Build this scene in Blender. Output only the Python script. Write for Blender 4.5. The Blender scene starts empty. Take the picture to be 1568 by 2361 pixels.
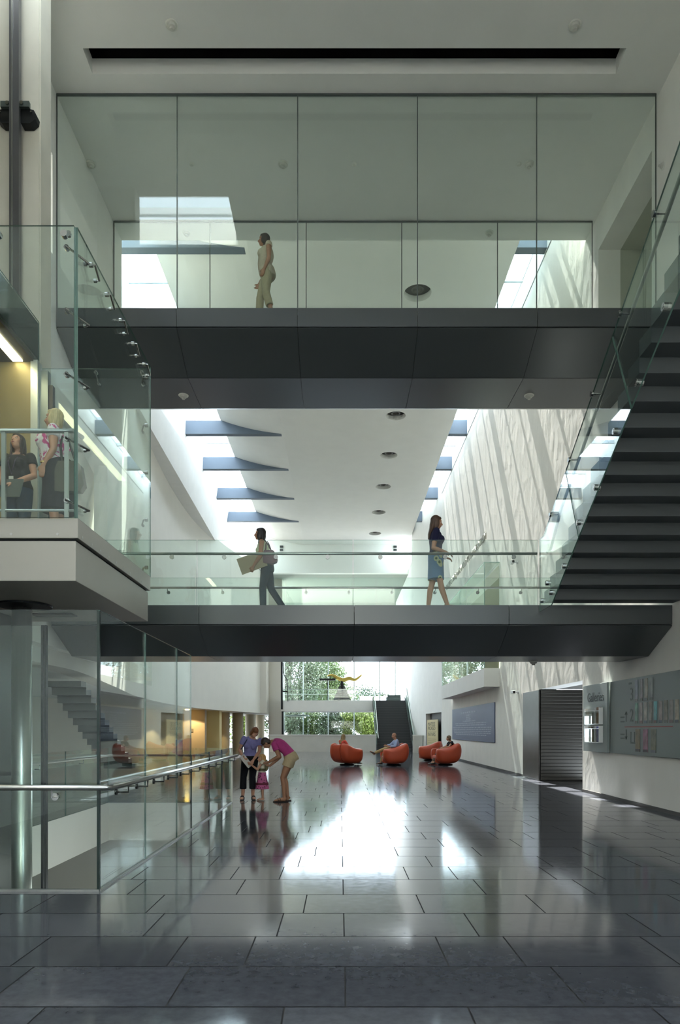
import bpy, bmesh, math, random
from mathutils import Vector, Matrix, Euler
random.seed(7)
SC = bpy.context.scene
COL = SC.collection
PI = math.pi
# ------------------------------------------------------------------ camera
cam_d = bpy.data.cameras.new('camera')
cam = bpy.data.objects.new('camera', cam_d); COL.objects.link(cam)
cam.location = (0, 0, 1.5); cam.rotation_euler = (PI/2, 0, 0)
cam_d.sensor_fit = 'HORIZONTAL'; cam_d.sensor_width = 24; cam_d.lens = 24
cam_d.shift_y = 501.5/1568; cam_d.clip_start = .05; cam_d.clip_end = 400
SC.camera = cam
# ------------------------------------------------------------------ world, sun, exposure
SC.view_settings.view_transform = 'Standard'; SC.view_settings.look = 'None'
SC.view_settings.gamma = 1; SC.view_settings.use_curve_mapping = False
SC.view_settings.exposure = 1.15
W = bpy.data.worlds.new('world'); SC.world = W; W.use_nodes = True
bg = W.node_tree.nodes['Background']
bg.inputs[0].default_value = (.78, .89, 1, 1); bg.inputs[1].default_value = 5.4
sun_d = bpy.data.lights.new('sun', 'SUN'); sun_d.energy = 20; sun_d.angle = .0093
sun_d.color = (1, .94, .86)
sun = bpy.data.objects.new('sun', sun_d); COL.objects.link(sun)
sun.location = (0, 30, 40)
sun.rotation_euler = Vector((.022, -.6, -1)).to_track_quat('-Z', 'Y').to_euler()
def portal(name, loc, rot, sx, sy):
    l = bpy.data.lights.new(name, 'AREA'); l.shape = 'RECTANGLE'; l.size = sx; l.size_y = sy
    l.cycles.is_portal = True
    o = bpy.data.objects.new(name, l); COL.objects.link(o); o.location = loc; o.rotation_euler = rot
portal('daylight_left_skylight', (-6.4, 33, 16.1), (0, 0, 0), 2.0, 33.5)
portal('daylight_right_skylight', (5.42, 33, 15.75), (0, 0, 0), .84, 33.5)
portal('daylight_lift_skylight', (-3.8, 9.3, 13.9), (0, 0, 0), 2.8, 1.5)
portal('daylight_back_window', (0, 61.6, 6.5), (-PI/2, 0, 0), 10.4, 12.8)
portal('fill_skylight_portal', (.25, -2.8, 13.9), (0, 0, 0), 4.5, 4.4)  # portal of the unseen skylight added as fill for the atrium front
portal('fill_window_portal', (5.8, -5, 3.3), (0, math.radians(90), 0), 5.8, 4.9)  # portal of the added window behind the camera
c = SC.cycles
c.use_denoising = True; c.denoiser = 'OPENIMAGEDENOISE'
c.max_bounces = 10; c.diffuse_bounces = 5; c.glossy_bounces = 5; c.transmission_bounces = 4
c.transparent_max_bounces = 40; c.sample_clamp_indirect = 6; c.caustics_reflective = False; c.caustics_refractive = False
c.blur_glossy = .6
ll = bpy.data.lights.new('lower_level_fill', 'AREA'); ll.shape = 'RECTANGLE'; ll.size = .5; ll.size_y = 6; ll.energy = 30  # added fill light without a fixture, brightens the walls of the stair void
lo = bpy.data.objects.new('lower_level_fill', ll); COL.objects.link(lo); lo.location = (-2.12, 10.5, -1.2); lo.rotation_euler = (0, -math.radians(-70), 0)
# ------------------------------------------------------------------ materials
def lin(h):
    v = [int(h[i:i+2], 16)/255 for i in (0, 2, 4)]
    return tuple((x/12.92 if x <= .04045 else ((x+.055)/1.055)**2.4) for x in v)
MATS = {}
def mat(name, col, rough=.5, metal=0, spec=.5, var=0, vscale=6, bump=0, bscale=40, emit=None, estr=0, stretch=None):
    if name in MATS: return MATS[name]
    m = bpy.data.materials.new(name); m.use_nodes = True; MATS[name] = m
    nt = m.node_tree; b = nt.nodes['Principled BSDF']
    c3 = lin(col) if isinstance(col, str) else col
    b.inputs['Base Color'].default_value = (*c3, 1); b.inputs['Roughness'].default_value = rough
    b.inputs['Metallic'].default_value = metal; b.inputs['Specular IOR Level'].default_value = spec
    if var or bump:
        tc = nt.nodes.new('ShaderNodeTexCoord'); src = tc.outputs['Object']
        if stretch:
            mp = nt.nodes.new('ShaderNodeMapping'); mp.inputs['Scale'].default_value = stretch
            nt.links.new(src, mp.inputs[0]); src = mp.outputs[0]
    if var:
        n = nt.nodes.new('ShaderNodeTexNoise'); n.inputs['Scale'].default_value = vscale; n.inputs['Detail'].default_value = 5
        nt.links.new(src, n.inputs['Vector'])
        r = nt.nodes.new('ShaderNodeValToRGB'); r.color_ramp.elements[0].position = .3; r.color_ramp.elements[1].position = .7
        r.color_ramp.elements[0].color = (*[x*(1-var) for x in c3], 1); r.color_ramp.elements[1].color = (*[min(1, x*(1+var)) for x in c3], 1)
        nt.links.new(n.outputs['Fac'], r.inputs[0]); nt.links.new(r.outputs[0], b.inputs['Base Color'])
    if bump:
        n2 = nt.nodes.new('ShaderNodeTexNoise'); n2.inputs['Scale'].default_value = bscale; n2.inputs['Detail'].default_value = 4
        nt.links.new(src, n2.inputs['Vector'])
        bp = nt.nodes.new('ShaderNodeBump'); bp.inputs['Strength'].default_value = bump; bp.inputs['Distance'].default_value = .02
        nt.links.new(n2.outputs['Fac'], bp.inputs['Height']); nt.links.new(bp.outputs[0], b.inputs['Normal'])
    if emit:
        e3 = lin(emit) if isinstance(emit, str) else emit
        b.inputs['Emission Color'].default_value = (*e3, 1); b.inputs['Emission Strength'].default_value = estr
    return m
def glass(name, tint, refl=1.0):
    m = bpy.data.materials.new(name); m.use_nodes = True; MATS[name] = m
    nt = m.node_tree; nt.nodes.clear()
    o = nt.nodes.new('ShaderNodeOutputMaterial'); mx = nt.nodes.new('ShaderNodeMixShader')
    t = nt.nodes.new('ShaderNodeBsdfTransparent'); t.inputs[0].default_value = (*tint, 1)
    g = nt.nodes.new('ShaderNodeBsdfGlossy'); g.inputs['Roughness'].default_value = 0; g.inputs[0].default_value = (.95, 1, .98, 1)
    lw = nt.nodes.new('ShaderNodeLayerWeight'); lw.inputs[0].default_value = .5
    p = nt.nodes.new('ShaderNodeMath'); p.operation = 'POWER'; p.inputs[1].default_value = 5
    a = nt.nodes.new('ShaderNodeMath'); a.operation = 'MULTIPLY_ADD'; a.inputs[1].default_value = .9*refl; a.inputs[2].default_value = .035*refl
    nt.links.new(lw.outputs['Facing'], p.inputs[0]); nt.links.new(p.outputs[0], a.inputs[0]); nt.links.new(a.outputs[0], mx.inputs[0])
    nt.links.new(t.outputs[0], mx.inputs[1]); nt.links.new(g.outputs[0], mx.inputs[2]); nt.links.new(mx.outputs[0], o.inputs[0])
    return m
GL = glass('clear_glass', (.945, .975, .96)); GLG = glass('green_glass', (.955, .985, .97)); GLS = glass('skylight_glass', (.96, .98, .99), .5)
GLB = glass('rail_glass', (.93, .972, .953))
EDGE = mat('glass_edge', '4d6a60', .15, 0, .7)
EDGEL = mat('glass_edge_light', '8fb0a4', .2, 0, .7)
WHITE = mat('white_paint', 'f0efea', .7, 0, .3, .02, 2)
CEIL = mat('ceiling_paint', 'ecece6', .8, 0, .2, .015, 1.5)
PLASTER = mat('rough_plaster', 'f0eee7', .8, 0, .2, .03, 1.2, .55, 2.1, stretch=(1, 1.6, .8))
LWALL = mat('lower_wall_paint', 'dedbd2', .75, 0, .25, .02, 1)
CONC = mat('concrete', 'c9c5b6', .75, 0, .3, .07, 1.4)
DARK = mat('dark_bridge_metal', '54585a', .3, .5, .5)
DARKER = mat('dark_stair_metal', '4e5254', .5, .2, .4)
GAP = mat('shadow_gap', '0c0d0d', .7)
BLACK = mat('black_metal', '16181a', .4, .3)
STEEL = mat('brushed_steel', 'b9bab6', .28, .95, .5, .05, 30, stretch=(1, 1, .02))
RAIL = mat('rail_steel', '9fa39f', .3, .8)
CHROME = mat('polished_fitting', 'a9aaa8', .16, 1)
GRAYP = mat('grey_metal_cladding', 'a6a399', .42, .15, .5, .05, 1.1)
TRIMP = mat('grey_metal_trim', 'a9a69c', .4, .2, .5, .04, 1.4)
BEAM = mat('beam_paint', '5f6b78', .6, .1)
# ------------------------------------------------------------------ mesh helpers
WL = {}
def wl(p): return WL.get(p.name, Vector((0, 0, 0))) if p else Vector((0, 0, 0))
class MB:
    def __init__(s): s.v = []; s.f = []; s.mi = []; s.cm = 0
    def add(s, vs, fs):
        n = len(s.v); s.v += [Vector(v) for v in vs]
        for f in fs: s.f.append([i+n for i in f]); s.mi.append(s.cm)
        return s
    def box(s, x0, x1, y0, y1, z0, z1, M=None):
        vs = [Vector((x, y, z)) for z in (z0, z1) for x, y in ((x0, y0), (x1, y0), (x1, y1), (x0, y1))]
        if M: vs = [M @ v for v in vs]
        return s.add(vs, [(3, 2, 1, 0), (4, 5, 6, 7), (0, 1, 5, 4), (1, 2, 6, 5), (2, 3, 7, 6), (3, 0, 4, 7)])
    def pane(s, x0, x1, y0, y1, z0, z1, thin):   # glass box; faces of the thin axis first material, edges second
        vs = [Vector((x, y, z)) for z in (z0, z1) for x, y in ((x0, y0), (x1, y0), (x1, y1), (x0, y1))]
        fs = [(3, 2, 1, 0), (4, 5, 6, 7), (0, 1, 5, 4), (1, 2, 6, 5), (2, 3, 7, 6), (3, 0, 4, 7)]
        big = {'x': (3, 5), 'y': (2, 4), 'z': (0, 1)}[thin]
        for i, f in enumerate(fs):
            s.cm = 0 if i in big else 1; s.add(vs, [f])
        s.cm = 0; return s
    def prism(s, pts, a, b, axis='x', edge=None):     # polygon extruded along axis from a to b
        def mk(p, t):
            return Vector((t, p[0], p[1])) if axis == 'x' else Vector((p[0], t, p[1])) if axis == 'y' else Vector((p[0], p[1], t))
        n = len(pts); vs = [mk(p, a) for p in pts]+[mk(p, b) for p in pts]
        s.add(vs, [list(range(n))[::-1], list(range(n, 2*n))])
        c0 = s.cm
        if edge is not None: s.cm = edge
        s.add(vs, [(i, (i+1) % n, n+(i+1) % n, n+i) for i in range(n)]); s.cm = c0
        return s
    def cyl(s, p0, p1, r, r1=None, n=16):
        p0, p1 = Vector(p0), Vector(p1); r1 = r if r1 is None else r1
        t = (p1-p0).normalized(); a = t.orthogonal().normalized(); b = t.cross(a)
        vs = [p0+(a*math.cos(2*PI*i/n)+b*math.sin(2*PI*i/n))*r for i in range(n)]+[p1+(a*math.cos(2*PI*i/n)+b*math.sin(2*PI*i/n))*r1 for i in range(n)]
        return s.add(vs, [list(range(n))[::-1], list(range(n, 2*n))]+[(i, (i+1) % n, n+(i+1) % n, n+i) for i in range(n)])
    def tube(s, path, r, n=10):
        path = [Vector(p) for p in path]; rings = []; a = None
        for i, p in enumerate(path):
            t = (path[min(i+1, len(path)-1)]-path[max(i-1, 0)]).normalized()
            a = t.orthogonal().normalized() if a is None else (a-t*a.dot(t)).normalized()
            b = t.cross(a); rings.append([p+(a*math.cos(2*PI*k/n)+b*math.sin(2*PI*k/n))*r for k in range(n)])
        vs = sum(rings, []); fs = [list(range(n))[::-1], list(range(len(vs)-n, len(vs)))]
        for i in range(len(path)-1):
            for k in range(n): fs.append((i*n+k, i*n+(k+1) % n, (i+1)*n+(k+1) % n, (i+1)*n+k))
        return s.add(vs, fs)
    def lathe(s, prof, c=(0, 0, 0), n=24, M=None):
        vs = []; fs = []; c = Vector(c)
        for r, z in prof:
            for k in range(n): vs.append(Vector((r*math.cos(2*PI*k/n), r*math.sin(2*PI*k/n), z)))
        vs = [(M @ v if M else v)+c for v in vs]
        for i in range(len(prof)-1):
            for k in range(n): fs.append((i*n+k, i*n+(k+1) % n, (i+1)*n+(k+1) % n, (i+1)*n+k))
        fs.append(list(range(n))[::-1]); fs.append(list(range(len(vs)-n, len(vs))))
        return s.add(vs, fs)
    def ell(s, c, r, R=None, n=14):
        c = Vector(c); r = (r, r, r) if not hasattr(r, '__len__') else r
        m = n//2; vs = [Vector((0, 0, -r[2]))]
        for i in range(1, m):
            ph = -PI/2+PI*i/m
            for k in range(n): vs.append(Vector((r[0]*math.cos(ph)*math.cos(2*PI*k/n), r[1]*math.cos(ph)*math.sin(2*PI*k/n), r[2]*math.sin(ph))))
        vs.append(Vector((0, 0, r[2])))
        if R: vs = [R @ v for v in vs]
        fs = [(0, 1+(k+1) % n, 1+k) for k in range(n)]
        for i in range(m-2):
            for k in range(n): fs.append((1+i*n+k, 1+i*n+(k+1) % n, 1+(i+1)*n+(k+1) % n, 1+(i+1)*n+k))
        L = len(vs)-1; fs += [(L, 1+(m-2)*n+k, 1+(m-2)*n+(k+1) % n) for k in range(n)]
        return s.add([v+c for v in vs], fs)
    def loft(s, pts, radii, side, n=16):
        pts = [Vector(p) for p in pts]; vs = []; fs = []
        for i, p in enumerate(pts):
            t = (pts[min(i+1, len(pts)-1)]-pts[max(i-1, 0)]).normalized()
            sd = Vector(side[i]) if isinstance(side, list) else Vector(side)
            sd = (sd-t*sd.dot(t)).normalized(); f = t.cross(sd)
            rx, ry = radii[i] if hasattr(radii[i], '__len__') else (radii[i], radii[i])
            for k in range(n): vs.append(p+sd*rx*math.cos(2*PI*k/n)+f*ry*math.sin(2*PI*k/n))
        fs = [list(range(n))[::-1], list(range(len(vs)-n, len(vs)))]
        for i in range(len(pts)-1):
            for k in range(n): fs.append((i*n+k, i*n+(k+1) % n, (i+1)*n+(k+1) % n, (i+1)*n+k))
        return s.add(vs, fs)
    def cap(s, p0, r0, p1, r1, n=12):
        s.cyl(p0, p1, r0, r1, n); s.ell(p0, r0, None, n); return s.ell(p1, r1, None, n)
    def build(s, name, mats, parent=None, smooth=False, bevel=0, voxel=0, it=2, fix=True):
        me = bpy.data.meshes.new(name); off = wl(parent)
        me.from_pydata([tuple(v-off) for v in s.v], [], s.f)
        for m in (mats if isinstance(mats, (list, tuple)) else [mats]): me.materials.append(m)
        me.polygons.foreach_set('material_index', s.mi)
        if fix:
            b = bmesh.new(); b.from_mesh(me); bmesh.ops.recalc_face_normals(b, faces=b.faces); b.to_mesh(me); b.free()
        o = bpy.data.objects.new(name, me); COL.objects.link(o)
        if parent: o.parent = parent; WL[o.name] = off
        if voxel:
            r = o.modifiers.new('r', 'REMESH'); r.mode = 'VOXEL'; r.voxel_size = voxel
            q = o.modifiers.new('s', 'SMOOTH'); q.factor = .5; q.iterations = it
            dg = bpy.context.evaluated_depsgraph_get()
            m2 = bpy.data.meshes.new_from_object(o.evaluated_get(dg)); o.modifiers.clear(); o.data = m2; me = m2
            if not me.materials: me.materials.append(mats)
            smooth = True
        if smooth: me.shade_smooth()
        if bevel:
            bv = o.modifiers.new('b', 'BEVEL'); bv.width = bevel; bv.segments = 2; bv.limit_method = 'ANGLE'
        return o
def tag(o, label, cat, group=None, kind=None):
    if label: o['label'] = label
    if cat: o['category'] = cat
    if group: o['group'] = group
    if kind: o['kind'] = kind
    return o
def thing(name, label, cat, loc=(0, 0, 0), group=None, rotz=0, local=False):
    o = bpy.data.objects.new(name, None); COL.objects.link(o); o.empty_display_size = .1
    o.location = loc; o.rotation_euler = (0, 0, rotz)
    WL[o.name] = Vector((0, 0, 0)) if local else Vector(loc)
    return tag(o, label, cat, group)
def struct(name, mb, m, **k):
    o = mb.build(name, m, **k); o['kind'] = 'structure'; return o
def dup(root, loc, rotz, label):
    r = root.copy(); COL.objects.link(r); r.location = loc; r.rotation_euler = (0, 0, rotz); r['label'] = label
    for ch in list(root.children):
        cc = ch.copy(); COL.objects.link(cc); cc.parent = r
        for g in ch.children:
            d = g.copy(); COL.objects.link(d); d.parent = cc
    return r
def holes(mb, u0, u1, z0, z1, hs, put):               # rectangle minus holes, as boxes
    us = sorted({u0, u1, *[min(max(h[0], u0), u1) for h in hs], *[min(max(h[1], u0), u1) for h in hs]})
    for a, b in zip(us, us[1:]):
        m = (a+b)/2; blk = sorted([(h[2], h[3]) for h in hs if h[0] < m < h[1]]); z = z0
        for p, q in blk:
            if p > z+1e-6: put(mb, a, b, z, p)
            z = max(z, q)
        if z < z1-1e-6: put(mb, a, b, z, z1)
    return mb
def text_on(s, size, m, M, name, parent=None, ext=.004, align='LEFT', bold=0, sx=1):
    cu = bpy.data.curves.new(name, 'FONT'); cu.body = s; cu.size = size; cu.extrude = ext; cu.align_x = align; cu.resolution_u = 3
    cu.offset = bold
    t = bpy.data.objects.new(name+'_tmp', cu); COL.objects.link(t)
    dg = bpy.context.evaluated_depsgraph_get(); me = bpy.data.meshes.new_from_object(t.evaluated_get(dg))
    bpy.data.objects.remove(t); off = wl(parent)
    me.transform(Matrix.Translation(-off) @ M @ Matrix.Diagonal((sx, 1, 1, 1))); me.materials.clear(); me.materials.append(m)
    o = bpy.data.objects.new(name, me); COL.objects.link(o)
    if parent: o.parent = parent; WL[o.name] = off
    return o
def onright(x, y, z): return Matrix(((0, 0, -1, x), (-1, 0, 0, y), (0, 1, 0, z), (0, 0, 0, 1)))   # text on a wall facing -X
ORD = ['nearest', 'second', 'third', 'fourth', 'fifth', 'sixth', 'seventh', 'eighth', 'ninth', 'tenth', 'eleventh', 'twelfth', 'thirteenth', 'fourteenth', 'fifteenth', 'sixteenth']
# ================================================================== THE SETTING
L2, L3, CZ = 3.685, 9.2, 13.15
# ---- floor of dark polished stone tiles (one mesh, void cut out)
def floor_mat():
    m = mat('polished_stone', '4b4c50', .07, 0, .5); nt = m.node_tree; b = nt.nodes['Principled BSDF']
    at = nt.nodes.new('ShaderNodeAttribute'); at.attribute_name = 'tone'
    tc = nt.nodes.new('ShaderNodeTexCoord'); n = nt.nodes.new('ShaderNodeTexNoise'); n.inputs['Scale'].default_value = 14; n.inputs['Detail'].default_value = 8; n.inputs['Roughness'].default_value = .62
    nt.links.new(tc.outputs['Object'], n.inputs['Vector'])
    r = nt.nodes.new('ShaderNodeValToRGB'); r.color_ramp.elements[0].color = (*lin('484a50'), 1); r.color_ramp.elements[1].color = (*lin('53555b'), 1)
    r.color_ramp.elements[0].position = .35; r.color_ramp.elements[1].position = .68
    nt.links.new(n.outputs['Fac'], r.inputs[0])
    mx = nt.nodes.new('ShaderNodeMix'); mx.data_type = 'RGBA'; mx.blend_type = 'MULTIPLY'; mx.inputs[0].default_value = 1
    nt.links.new(r.outputs[0], mx.inputs[6]); nt.links.new(at.outputs['Color'], mx.inputs[7]); nt.links.new(mx.outputs[2], b.inputs['Base Color'])
    r2 = nt.nodes.new('ShaderNodeMapRange'); r2.inputs[1].default_value = .3; r2.inputs[2].default_value = .7; r2.inputs[3].default_value = .07; r2.inputs[4].default_value = .115
    nt.links.new(n.outputs['Fac'], r2.inputs[0]); nt.links.new(r2.outputs[0], b.inputs['Roughness'])
    return m
VOID = (-4.77, -2.23, 6.3, 14.0)
f = MB(); tones = []
rows = [([-.944], [.974, 1.30, .99]), ([-1.1], [.49, 1.30, .49, .99]), ([-1.43], [.97, .49, .98, 1.32]), ([-1.59], [1.29, .99, .99])]
for k in range(-19, 94):
    y0 = 3.677+.625*k; (s0,), ws = rows[k % 4]; per = sum(ws); x = s0-per*4
    while x < 7.4:
        for w in ws:
            a, b_ = max(x, -11.5)+.005, min(x+w, 7.3)-.005; x += w
            if b_ <= a: continue
            rs = [(a, b_, y0+.005, y0+.620)]; out = []
            for (p, q, r_, t) in rs:
                if q <= VOID[0] or p >= VOID[1] or t <= VOID[2] or r_ >= VOID[3]: out.append((p, q, r_, t)); continue
                if p < VOID[0]: out.append((p, VOID[0], r_, t))
                if q > VOID[1]: out.append((VOID[1], q, r_, t))
                p2, q2 = max(p, VOID[0]), min(q, VOID[1])
                if r_ < VOID[2]: out.append((p2, q2, r_, VOID[2]))
                if t > VOID[3]: out.append((p2, q2, VOID[3], t))
            tn = random.uniform(.82, 1.15)
            for (p, q, r_, t) in out:
                f.add([(p, r_, 0), (q, r_, 0), (q, t, 0), (p, t, 0)], [(0, 1, 2, 3)]); tones.append(tn)
f.cm = 1
holes(f, -11.5, 7.3, -8.3, 62.5, [VOID], lambda m, a, b, p, q: m.box(a, b, p, q, -.4, -.003))
fo = struct('floor', f, [floor_mat(), mat('tile_joint', '1b1b1c', .8)], fix=False)
ca = fo.data.color_attributes.new('tone', 'FLOAT_COLOR', 'CORNER')
cols = []
for i, p in enumerate(fo.data.polygons):
    t = tones[i] if i < len(tones) else .4
    cols += [t, t, t*1.01, 1]*p.loop_total
ca.data.foreach_set('color', cols)
# ---- stair void down to the lower level
v = MB(); v.box(-4.9, -4.755, 6.3, 14, -.78, -.004); v.box(-4.755, -2.245, 13.985, 14.2, -.78, -.004); v.box(-2.245, -2.1, 6.3, 14, -.78, -.004); v.box(-4.755, -2.245, 6.1, 6.315, -.78, -.004)
struct('trim_1', v, mat('slab_edge', 'd9d8d2', .6))
v = MB(); v.box(-7.4, -7.2, 5, 16, -4.6, -.4); v.box(-2.0, -1.8, 5, 16, -4.6, -.4); v.box(-7.2, -2.0, 15.8, 16, -4.6, -.4); v.box(-7.2, -2, 5, 5.2, -4.6, -.4)
struct('wall_lower_level', v, LWALL)
v = MB(); v.box(-7.4, -1.8, 5, 16, -4.8, -4.6); struct('floor_lower_level', v, mat('lower_floor', '8a8c88', .4))
# ---- ceilings
v = MB(); H = [(-4.4, 4.9, 11.63, 12.08), (-5.2, -2.44, 8.6, 10.05), (-2, 2.5, -5, -.6)]
holes(v, -5.6, 6.2, -8.3, 16.2, H, lambda m, a, b, p, q: m.box(a, b, p, q, CZ, CZ+.27))
struct('ceiling', v, CEIL)
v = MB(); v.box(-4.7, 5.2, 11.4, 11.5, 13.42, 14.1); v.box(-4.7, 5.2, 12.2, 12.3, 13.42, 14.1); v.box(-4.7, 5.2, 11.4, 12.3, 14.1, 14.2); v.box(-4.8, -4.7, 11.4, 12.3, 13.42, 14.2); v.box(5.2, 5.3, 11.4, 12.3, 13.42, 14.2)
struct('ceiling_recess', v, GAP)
v = MB(); holes(v, -5.6, 6.2, -8.3, 16.2, [(-5.2, -2.44, 8.6, 10.05), (-4.8, 5.3, 11.4, 12.3), (-2, 2.5, -5, -.6)], lambda m, a, b, p, q: m.box(a, b, p, q, CZ+.27, CZ+.6))
struct('ceiling_roof_slab', v, CEIL)
# hall ceiling: profile rises to the left; strip with downlight holes
prof = [(-5.5, 15.74), (-5.1, 15.6), (-4.6, 15.45), (-4.1, 15.33), (-3.6, 15.23), (-3.1, 15.15), (-2.6, 15.1), (1.9, 15.1)]
DLX, DLY = 2.42, [21.2, 25.4, 29.5, 33.75, 38.1, 42.6, 47.2]
v = MB()
for (x0, z0), (x1, z1) in zip(prof, prof[1:]): v.add([(x0, 16.2, z0), (x1, 16.2, z1), (x1, 50, z1), (x0, 50, z0)], [(0, 1, 2, 3)])
v.add([(-5.5, 16.2, 15.74), (-5.5, 50, 15.74), (-5.5, 50, 16.4), (-5.5, 16.2, 16.4)], [(0, 1, 2, 3)])
v.add([(2.94, 16.2, 15.1), (5.0, 16.2, 15.1), (5.0, 50, 15.1), (2.94, 50, 15.1)], [(0, 1, 2, 3)])
v.add([(5.0, 16.2, 15.1), (5, 50, 15.1), (5, 50, 15.95), (5, 16.2, 15.95)], [(0, 1, 2, 3)])
v.add([(-5.5, 16.2, 16.4), (5.0, 16.2, 16.4), (5.0, 50, 16.4), (-5.5, 50, 16.4)], [(0, 1, 2, 3)])
v.add([(5.0, 16.2, 15.95), (5, 50, 15.95), (5, 50, 16.4), (5, 16.2, 16.4)], [(0, 1, 2, 3)])
y = 16.2
for dy in DLY:
    a, b = dy-.52, dy+.52
    v.add([(1.9, y, 15.1), (2.94, y, 15.1), (2.94, a, 15.1), (1.9, a, 15.1)], [(0, 1, 2, 3)]); y = b
    n = 32; ou = []; inn = []; up = []
    for i in range(n):
        t = 2*PI*i/n; cx, sy = math.cos(t), math.sin(t); mxx = max(abs(cx), abs(sy))
        ou.append((DLX+.52*cx/mxx, dy+.52*sy/mxx, 15.1)); inn.append((DLX+.43*cx, dy+.43*sy, 15.1)); up.append((DLX+.43*cx, dy+.43*sy, 15.34))
    v.add(ou+inn+up, [(i, (i+1) % n, n+(i+1) % n, n+i) for i in range(n)]+[(n+i, n+(i+1) % n, 2*n+(i+1) % n, 2*n+i) for i in range(n)])
v.add([(1.9, y, 15.1), (2.94, y, 15.1), (2.94, 50, 15.1), (1.9, 50, 15.1)], [(0, 1, 2, 3)])
o = struct('ceiling_hall', v, CEIL, fix=False)
# end wall of the tall hall above the upper bridge, back header and low back ceiling
v = MB(); v.box(-9, 6.3, 15.95, 16.2, CZ+.6, 16.7); struct('wall_front_header', v, CEIL)
v = MB(); v.box(-8.2, 6.2, 50, 50.4, 13, 16.7); struct('wall_back_header', v, WHITE)
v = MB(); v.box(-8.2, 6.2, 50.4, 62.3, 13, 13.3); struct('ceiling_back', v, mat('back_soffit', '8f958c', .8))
# ---- right wall with its openings
RX = 5.85
OPN = [(-7.5, -2.5, .3, 6.2), (12.76, 15.4, L3, 12.36), (16.4, 19.95, -.4, 2.68), (25, 35, 3.75, 7.55)]
v = MB(); holes(v, -8.3, 39, -.4, 16.5, OPN, lambda m, a, b, p, q: m.box(RX, RX+.5, a, b, p, q))
struct('wall_right', v, PLASTER)
v = MB(); v.box(RX-.012, RX+.02, 16.2, 39, 15.02, 15.06); struct('trim_2', v, mat('wall_line', '6d706e', .6))
v = MB(); v.box(RX-.018, RX, -8, 16.4, 0, .07); v.box(RX-.018, RX, 21.7, 39, 0, .07); struct('baseboard_right', v, mat('base_dark', '4a4a48', .6))
t_ = MB(); t_.pane(RX+.2, RX+.22, -7.5, -2.5, .3, 6.2, 'x'); g_ = struct('fill_window', t_, [GLS, EDGEL])  # unseen window added behind the camera to light the left side and front
t_ = MB()
for y in (-7.45, -5, -2.55): t_.box(RX+.15, RX+.26, y-.05, y+.05, .3, 6.2)
t_.build('mullions', mat('facade_frame', '7d8784', .45, .3), g_)
v = MB(); v.box(6.4, 30, -30, 12, -.5, -.12); struct('ground_right', v, mat('paving_out', '6d6b66', .9))
# corridor behind the upper opening
v = MB(); v.box(RX+.5, 9, 12.66, 12.76, L3, 12.36); v.box(RX+.5, 9, 15.4, 15.5, L3, 12.36); v.box(9, 9.1, 12.66, 15.5, L3, 12.36); v.box(RX+.5, 9, 12.66, 15.5, 12.36, 12.5); v.box(RX+.5, 9, 12.66, 15.5, L3-.1, L3)
struct('wall_corridor', v, mat('corridor_paint', 'b9bcab', .7))
# gallery entrance recess: slatted dark metal on the far jamb, dark flush leaf in front
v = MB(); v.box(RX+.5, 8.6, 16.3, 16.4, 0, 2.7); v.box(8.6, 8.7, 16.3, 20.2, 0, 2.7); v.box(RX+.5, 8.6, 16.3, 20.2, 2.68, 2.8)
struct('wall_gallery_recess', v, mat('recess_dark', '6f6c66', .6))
t = thing('roller_shutter', 'dark slatted metal shutter closing the gallery entrance in the right wall', 'shutter', (7.2, 20.0, 0))
v = MB(); v.box(RX+.01, 8.55, 19.87, 19.94, 0, 2.66); v.build('backing', mat('slat_gap', '262624', .5, .5), t)
v = MB()
for i in range(26): v.box(RX+.012, 8.55, 19.845, 19.875, .015+i*.1015, .108+i*.1015)
v.build('slat_curtain', mat('slat_metal', '4f4d49', .38, .75), t, bevel=.006)
d = MB(); d.box(RX-.045, RX-.002, 19.86, 21.6, .02, 2.66)
t = tag(d.build('door_leaf', mat('door_metal', '4d4b48', .3, .7, var=.15, vscale=3), bevel=.01), 'dark bronze flush door leaf folded flat beside the slatted gallery shutter', 'door')
# ---- bay with window in the right wall
t = thing('bay_balcony', 'white projecting bay with glass front above the blue text panel', 'balcony', (5.5, 30, 3.07))
v = MB(); v.box(5.27, RX, 24.9, 35.3, 3.07, 3.75); v.build('parapet', WHITE, t)
v = MB()
v.pane(5.275, 5.295, 24.92, 30.0, 3.75, 7.62, 'x'); v.pane(5.275, 5.295, 30.02, 35.2, 3.75, 7.62, 'x'); v.build('front_glass', [GLG, EDGEL], t)
v = MB(); v.pane(5.3, RX, 24.91, 24.93, 3.75, 7.62, 'y'); v.build('end_glass', [GLG, EDGEL], t)
v = MB(); v.pane(5.275, RX, 24.92, 35.2, 7.62, 7.64, 'z'); v.build('top_glass', [GLG, EDGEL], t)
v = MB(); v.tube([(5.36, 24.96, 4.7), (5.36, 35, 4.7)], .022); v.build('rail', RAIL, t)
v = MB(); v.box(RX+.5, 9.6, 24.9, 25, 3.6, 7.6); v.box(9.6, 9.7, 24.9, 35.1, 3.6, 7.6); v.box(RX+.5, 9.6, 35, 35.1, 3.6, 7.6); v.box(RX+.5, 9.6, 24.9, 35.1, 7.55, 7.7); v.box(RX, 9.6, 24.9, 35.1, 3.6, 3.75)
struct('wall_bay_room', v, mat('bay_room', 'b4b39c', .7))
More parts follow.
